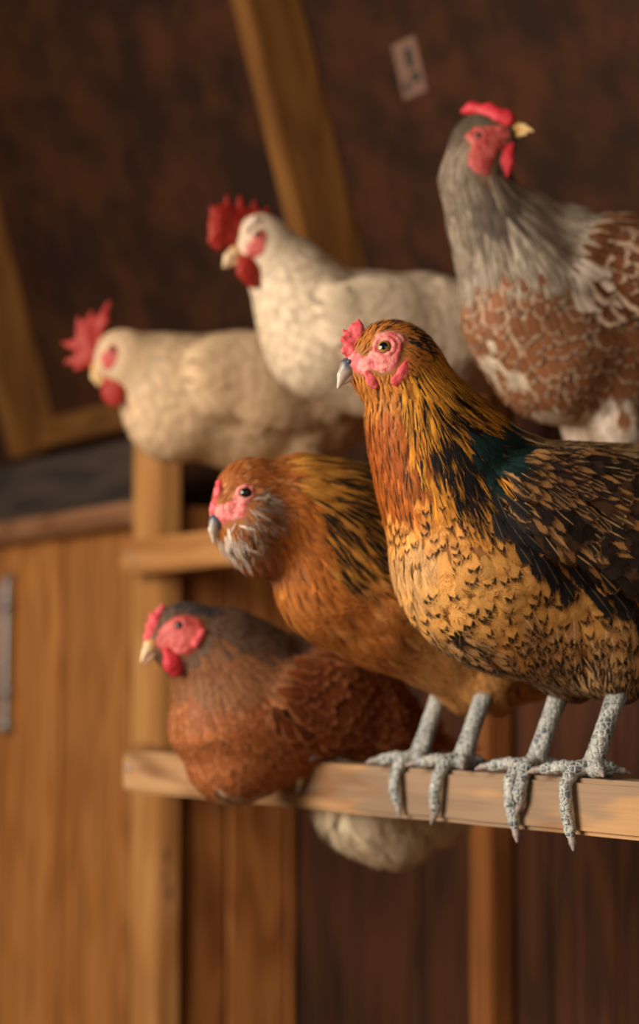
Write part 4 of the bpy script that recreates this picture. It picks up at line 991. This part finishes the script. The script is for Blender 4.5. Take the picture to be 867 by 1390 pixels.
# ------------------------------------------------------------------ two white hens on the higher roost
def white_spec(wing, breast, cream, dim):
    def spec(s, P, q, hq):
        n = len(P); r = s.r; f = Fe(n); x, y = q[:, 0], q[:, 1]
        basic(f, np.ones(n, bool), 34, 20, 11, cream, dim, (240, 226, 200), (.06, 0, 0, .05), l1=.0016, jit=.18, fray=.5, cup=.08, tone=.25)
        hd = np.linalg.norm(P - s.hc, axis=1) < 48 * s.hpx
        f.set(hd, L=14, W=7, sp=4.5, shape=1, l0=.0004, l1=.0014); f.pat[hd] = 0
        m = sd_poly(q, wing) < 0; f.set(m, part=1, L=50, W=28, sp=10, l0=.003, l1=.002, fray=.2)
        f.c0 = vary(f.c0, r, .025)
        return f
    def bulge(s, P): return .010 * sstep(-sd_poly(s.refpx(P), wing), -5, 14)
    return spec, bulge
def hen_white_low():
    h = Hen('hen', 395, 1, 0, 'cream white hen with spiky upright comb at the far end of the higher roost')
    h.head(161, 482, -4); h.hscale = 1.0
    body = h.spine([(172, 490, 36), (206, 508, 52), (255, 537, 80), (330, 545, 90), (420, 540, 84), (500, 520, 58), (560, 495, 30)], 1.2)
    body += [h.hprim(164, 482, 0, 30, m=1.3), h.hprim(154, 488, 0, 20, 147, 494, 0, 10, m=1.25), h.lump(228, 562, 60, 1.2)]
    for b in (26, -26):
        a = h.mid(390, 590) + h.near * h.px(b, h.O); q = h.mid(396, 640) + h.near * h.px(b, h.O); q2 = h.mid(402, 662) + h.near * h.px(b, h.O)
        body += [(a, q, .032, .024, h.s, 1.0), (q, q2, .022, .011, h.s, 1.0)]
    h.build_body(body, 0.02, 0.0055, (200, 176, 146))
    h.build_eyes(152, 475, 6, M_eyeR, 0.4)
    h.build_face([(134, 482), (142, 476), (147, 470), (154, 469), (160, 475), (159, 486), (154, 499), (146, 505), (136, 498)], M_redface, 0.0018, 0.0016, ring=True, split=True)
    beak(h, [(144, 493, 12), (134, 500, 11), (130, 511, 7), (134, 523, 2)], [(147, 503, 7), (140, 512, 5), (137, 519, 2.5)], M_yellowhorn, 1.2)
    sp = [(130, 482, 14, 118, 460, 12), (124, 470, 13, 138, 436, 8), (138, 436, 8, 148, 410, 2), (118, 452, 11, 124, 424, 2.5), (112, 458, 10, 106, 432, 2.5), (110, 470, 10, 86, 466, 2.5), (114, 484, 11, 90, 492, 3), (120, 488, 10, 104, 500, 4)]
    h.solid('comb', [h.hprim(a, b, 0, c, d, e, 0, g, m=2.4) for a, b, c, d, e, g in sp], .006, .0013, M_deepred, .0012, 160)
    for sg in (1, -1):
        h.solid('wattle', [h.hprim(148, 506, 9 * sg, 9, 154, 532, 12 * sg, 16, m=2.2), h.hprim(154, 532, 12 * sg, 16, 156, 540, 12 * sg, 12, m=2.2)], .005, .0013, M_deepred, .0006)
        h.solid('earlobe', [h.hprim(168, 490, 22 * sg, 8, m=2)], .004, .0013, M_palelobe)
    h.flowpts = [(150, 460, 1, -.2), (180, 456, 1, .1), (180, 510, .6, 1), (190, 560, .4, 1), (240, 480, 1, .3), (240, 610, 1, .5), (330, 500, 1, .2), (330, 600, 1, .3), (450, 520, 1, 0), (400, 640, .3, 1), (550, 500, 1, -.2)]
    spec, bulge = white_spec([(250, 500), (256, 476), (290, 462), (380, 462), (520, 490), (540, 530), (420, 580), (330, 574), (286, 560), (258, 532)], None, (216, 182, 142), (200, 164, 124))
    h.plumage(spec, 22000, bulge, 71, ('plumage', 'wing'))
    cr = (214, 180, 140)
    h.quills('tail', [(530, 500, 566 + 5 * i, 476 - 16 * i, 3 + 4 * i, 6 + 6 * i, 2, 30, cr, cr, cr, (0, 0, 0, .2), 2) for i in range(5)], split=False)
    h.stand(.030, .0085, .014, .050, (M_paleleg, M_claw))
    return h
def hen_white_high():
    h = Hen('hen', 548, 1, 0, 'white hen with floppy red comb standing in the middle of the higher roost')
    h.head(353, 326, 30)
    body = h.spine([(366, 345, 40), (392, 375, 50), (415, 415, 66), (440, 452, 84), (500, 466, 92), (580, 468, 92), (650, 460, 66), (700, 440, 36)], 1.2)
    body += [h.hprim(353, 326, 0, 34, m=1.3), h.hprim(344, 334, 0, 22, 336, 340, 0, 11, m=1.25)]
    for b in (28, -28):
        a = h.mid(545, 520) + h.near * h.px(b, h.O); q = h.mid(552, 590) + h.near * h.px(b, h.O); q2 = h.mid(558, 625) + h.near * h.px(b, h.O)
        body += [(a, q, .036, .025, h.s, 1.0), (q, q2, .023, .011, h.s, 1.0)]
    h.build_body(body, 0.02, 0.005, (206, 186, 158))
    h.build_eyes(350, 318, 6.5, M_eyeR, 0.4)
    h.build_face([(326, 342), (332, 332), (343, 322), (348, 311), (357, 311), (363, 322), (362, 338), (350, 350), (330, 352)], M_redface, 0.0016, 0.0016, ring=True)
    h.solid('eye_ring', [h.hprim(335, 312, 20, 5, 346, 299, 22, 5, m=1.6), h.hprim(346, 299, 22, 5, 360, 304, 22, 4, m=1.6)], .004, .0012, M_palelobe)
    beak(h, [(332, 338, 13), (320, 342, 11), (310, 350, 7), (304, 362, 2)], [(332, 350, 8), (318, 355, 6), (309, 361, 2.5)], M_palehorn, 1.2)
    sp = [(322, 326, 16, 300, 312, 18), (300, 312, 18, 296, 326, 14), (322, 306, 15, 300, 292, 14), (340, 300, 12, 372, 298, 6), (296, 300, 10, 286, 280, 2.5), (312, 290, 11, 308, 267, 2.5), (328, 290, 11, 326, 266, 2.5), (344, 294, 10, 346, 272, 2.5), (358, 296, 8, 364, 282, 2.5)]
    h.solid('comb', [h.hprim(a, b, 0, c, d, e, 0, g, m=2.2) for a, b, c, d, e, g in sp], .006, .0012, M_deepred, .0012, 160)
    for sg in (1, -1):
        h.solid('wattle', [h.hprim(333, 352, 10 * sg, 10, 338, 366, 14 * sg, 18, m=2.2), h.hprim(338, 366, 14 * sg, 18, 344, 380, 14 * sg, 12, m=2.2)], .005, .0012, M_deepred, .0006)
        h.solid('earlobe', [h.hprim(369, 334, 24 * sg, 10, m=2)], .004, .0012, M_palelobe)
    h.flowpts = [(350, 295, 1, -.2), (380, 305, 1, .5), (400, 340, .7, .9), (360, 380, .3, 1), (350, 420, .2, 1), (380, 500, .6, .9), (430, 540, 1, .5), (440, 400, 1, .6), (500, 375, 1, .2), (600, 385, 1, .1), (500, 500, 1, .4), (550, 600, .3, 1), (620, 480, 1, .1)]
    spec, bulge = white_spec([(424, 410), (440, 392), (500, 384), (620, 392), (690, 430), (640, 500), (540, 510), (480, 492), (440, 456), (426, 432)], None, (228, 204, 172), (212, 184, 150))
    h.plumage(spec, 24000, bulge, 81, ('plumage', 'wing'))
    cr = (226, 202, 170)
    h.quills('tail', [(670, 440, 706 + 5 * i, 414 - 18 * i, 3 + 4 * i, 6 + 6 * i, 2, 32, cr, cr, cr, (0, 0, 0, .2), 2) for i in range(5)], split=False)
    h.stand(.032, .0085, .016, .066, (M_paleleg, M_claw))
    return h

# ------------------------------------------------------------------ the laced hen at the right
def hen_laced():
    h = Hen('hen', 812, 1, 0, 'tall grey-necked hen with brown laced feathers looking right from the higher roost')
    h.head(655, 193, 24, right=True)
    body = h.spine([(648, 205, 40), (646, 245, 44), (664, 300, 52), (690, 345, 70), (720, 410, 92), (760, 460, 108), (850, 448, 128), (930, 430, 104), (975, 410, 60)], 1.2)
    body += [h.lump(716, 430, 84, 1.15), h.lump(768, 350, 72, 1.3, 860, 402, 96), h.lump(712, 300, 42, 1.3), h.hprim(655, 193, 0, 36, m=1.3), h.hprim(668, 192, 0, 26, 682, 185, 0, 14, m=1.25)]
    for b in (32, -32):
        a = h.mid(815, 530) + h.near * h.px(b, h.O); q = h.mid(822, 580) + h.near * h.px(b, h.O); q2 = h.mid(828, 612) + h.near * h.px(b, h.O)
        body += [(a, q, .036, .025, h.s, 1.0), (q, q2, .023, .011, h.s, 1.0)]
    h.build_body(body, 0.02, 0.005, (130, 96, 70))
    h.build_eyes(649, 184, 6.5, M_eyeR, 0.4)
    face = [(630, 184), (640, 174), (660, 170), (690, 170), (697, 182), (690, 198), (676, 206), (668, 226), (660, 246), (648, 240), (634, 222), (634, 208), (640, 200)]
    h.build_face(face, M_redface, 0.0015, 0.0016, ring=True)
    beak(h, [(688, 174, 10), (699, 172, 8.5), (711, 173, 5), (723, 178, 1.4)], [(688, 185, 7), (700, 183, 4.5), (714, 181, 2)], M_yellowhorn, 1.2)
    h.solid('comb', [h.hprim(688, 160, 6, 11, 664, 153, 10, 11, m=1.0), h.hprim(664, 153, 10, 11, 640, 147, 12, 7, m=1.0), h.hprim(640, 147, 12, 7, 628, 151, 12, 3, m=1.0), h.hprim(676, 160, 14, 9, 690, 164, 10, 8)], .006, .0011, M_redcomb, .0005, 200)
    for sg in (1, -1):
        h.solid('wattle', [h.hprim(690, 198, 9 * sg, 8, 682, 220, 14 * sg, 15, m=2), h.hprim(682, 220, 14 * sg, 15, 679, 232, 14 * sg, 15, m=2)], .005, .0011, M_redcomb, .0006)
        h.solid('earlobe', [h.hprim(629, 206, 26 * sg, 7, 630, 214, 27 * sg, 7, m=1.6)], .004, .0011, M_palelobe)
        h.solid('jowl', [h.hprim(636, 222, 24 * sg, 5, 650, 236, 24 * sg, 7, m=1.4), h.hprim(650, 236, 24 * sg, 7, 660, 244, 22 * sg, 7, m=1.4)], .004, .0011, M_pink_comb)
    h.flowpts = [(660, 160, -1, -.3), (625, 170, -.8, .6), (610, 220, .05, 1), (615, 270, .2, 1), (625, 350, .05, 1), (660, 280, .4, 1), (700, 260, .8, .7), (690, 350, .25, 1), (760, 290, .8, .8), (740, 400, .3, 1), (640, 450, .15, 1), (680, 500, .6, .9), (760, 500, .6, .8), (800, 290, 1, .3), (860, 310, 1, .3), (850, 380, .9, .5), (860, 500, .7, .8), (820, 560, .2, 1), (950, 400, 1, .2)]
    wing = [(772, 372), (784, 330), (800, 300), (870, 285), (960, 320), (1000, 400), (960, 450), (866, 434), (812, 418), (780, 396)]
    neck = [(600, 150), (650, 150), (660, 235), (720, 240), (780, 270), (800, 300), (784, 340), (766, 366), (740, 370), (690, 352), (640, 372), (610, 385), (590, 300)]
    def spec(s, P, q, hq):
        n = len(P); r = s.r; f = Fe(n); x, y = q[:, 0], q[:, 1]
        brown, pale = (124, 76, 44), (184, 156, 128)
        basic(f, np.ones(n, bool), 38, 28, 14.5, brown, pale, pale, (.13, 0, 0, .1), l1=.0025, jit=.12, fray=.08, tone=.6)
        f.c0[r.random(n) < .3] = lin((118, 74, 46))
        m = ((sd_poly(q, [(632, 462), (650, 455), (690, 490), (700, 515), (670, 505), (645, 490)]) < 0) & (r.random(n) < .75)) | (y > 552); f.set(m, c0=(206, 184, 160), c1=(150, 110, 80), L=40, fray=.7, l1=.003, sp=11); f.pat[m] = (.1, 0, 0, .1)
        wh = (x > 810) & (y > 520) & (r.random(n) < .8); f.set(wh, c0=(218, 200, 180), c1=(200, 176, 150), L=46, fray=.9)
        m = sd_poly(q, neck) < 0; f.set(m, L=56, W=12, sp=7, c0=(172, 154, 132), c1=(104, 88, 72), c2=(110, 92, 76), shape=1, l1=.0022, jit=.10, fray=.5); f.pat[m] = (0, .45, 0, 0); f.pat[m, 1] = r.uniform(.0, .7, m.sum())
        wt = m & (x > 680) & (y > 240); f.set(wt, c0=(198, 182, 160), c1=(134, 114, 96), W=15)
        dk = m & (x < 660) & (y < 300) & (r.random(n) < .7); f.set(dk, c0=(140, 122, 102), c1=(92, 78, 64))
        thr = m & (x > 640) & (x < 690) & (y > 240) & (y < 300); f.set(thr, c0=(100, 88, 78))
        hd = np.linalg.norm(P - s.hc, axis=1) < np.where(x > 660, 64, 48) * s.hpx
        f.set(hd, L=16, W=7, sp=4.4, c0=(96, 82, 66), shape=1, l0=.0004, l1=.0014); f.pat[hd] = 0
        m = sd_poly(q, wing) < 0; f.set(m, part=1, L=46, W=34, sp=17, c0=(104, 58, 30), c1=(210, 178, 148), shape=0, l0=.003, l1=.002, fray=.05, tone=.6, jit=.07); f.pat[m] = (.15, 0, 0, .15)
        e = m & (sd_poly(q, wing) > -15) & (x < 800) & (y > 362); f.set(e, c0=(214, 192, 172), c1=(180, 120, 80), sp=8, L=36, W=18); f.pat[e] = (0, 0, 0, .1)
        f.c0 = vary(f.c0, r, .10); f.keep = y < 622
        return f
    def bulge(s, P): return .010 * sstep(-sd_poly(s.refpx(P), wing), -5, 20)
    h.plumage(spec, 30000, bulge, 91, ('plumage', 'wing'))
    bk, pl = (112, 64, 34), (200, 170, 140)
    h.quills('tail', [(955, 400, 985 + 6 * i, 356 - 20 * i, 3 + 4 * i, 6 + 6 * i, 2, 34, bk, pl, pl, (.1, 0, 0, .2), 2) for i in range(5)], split=False)
    h.stand(.034, .0088, .014, .052, (M_paleleg, M_claw))
    return h
HENS = (hen_orange, hen_buff, hen_russet, hen_white_low, hen_white_high, hen_laced)

for make in HENS: make()
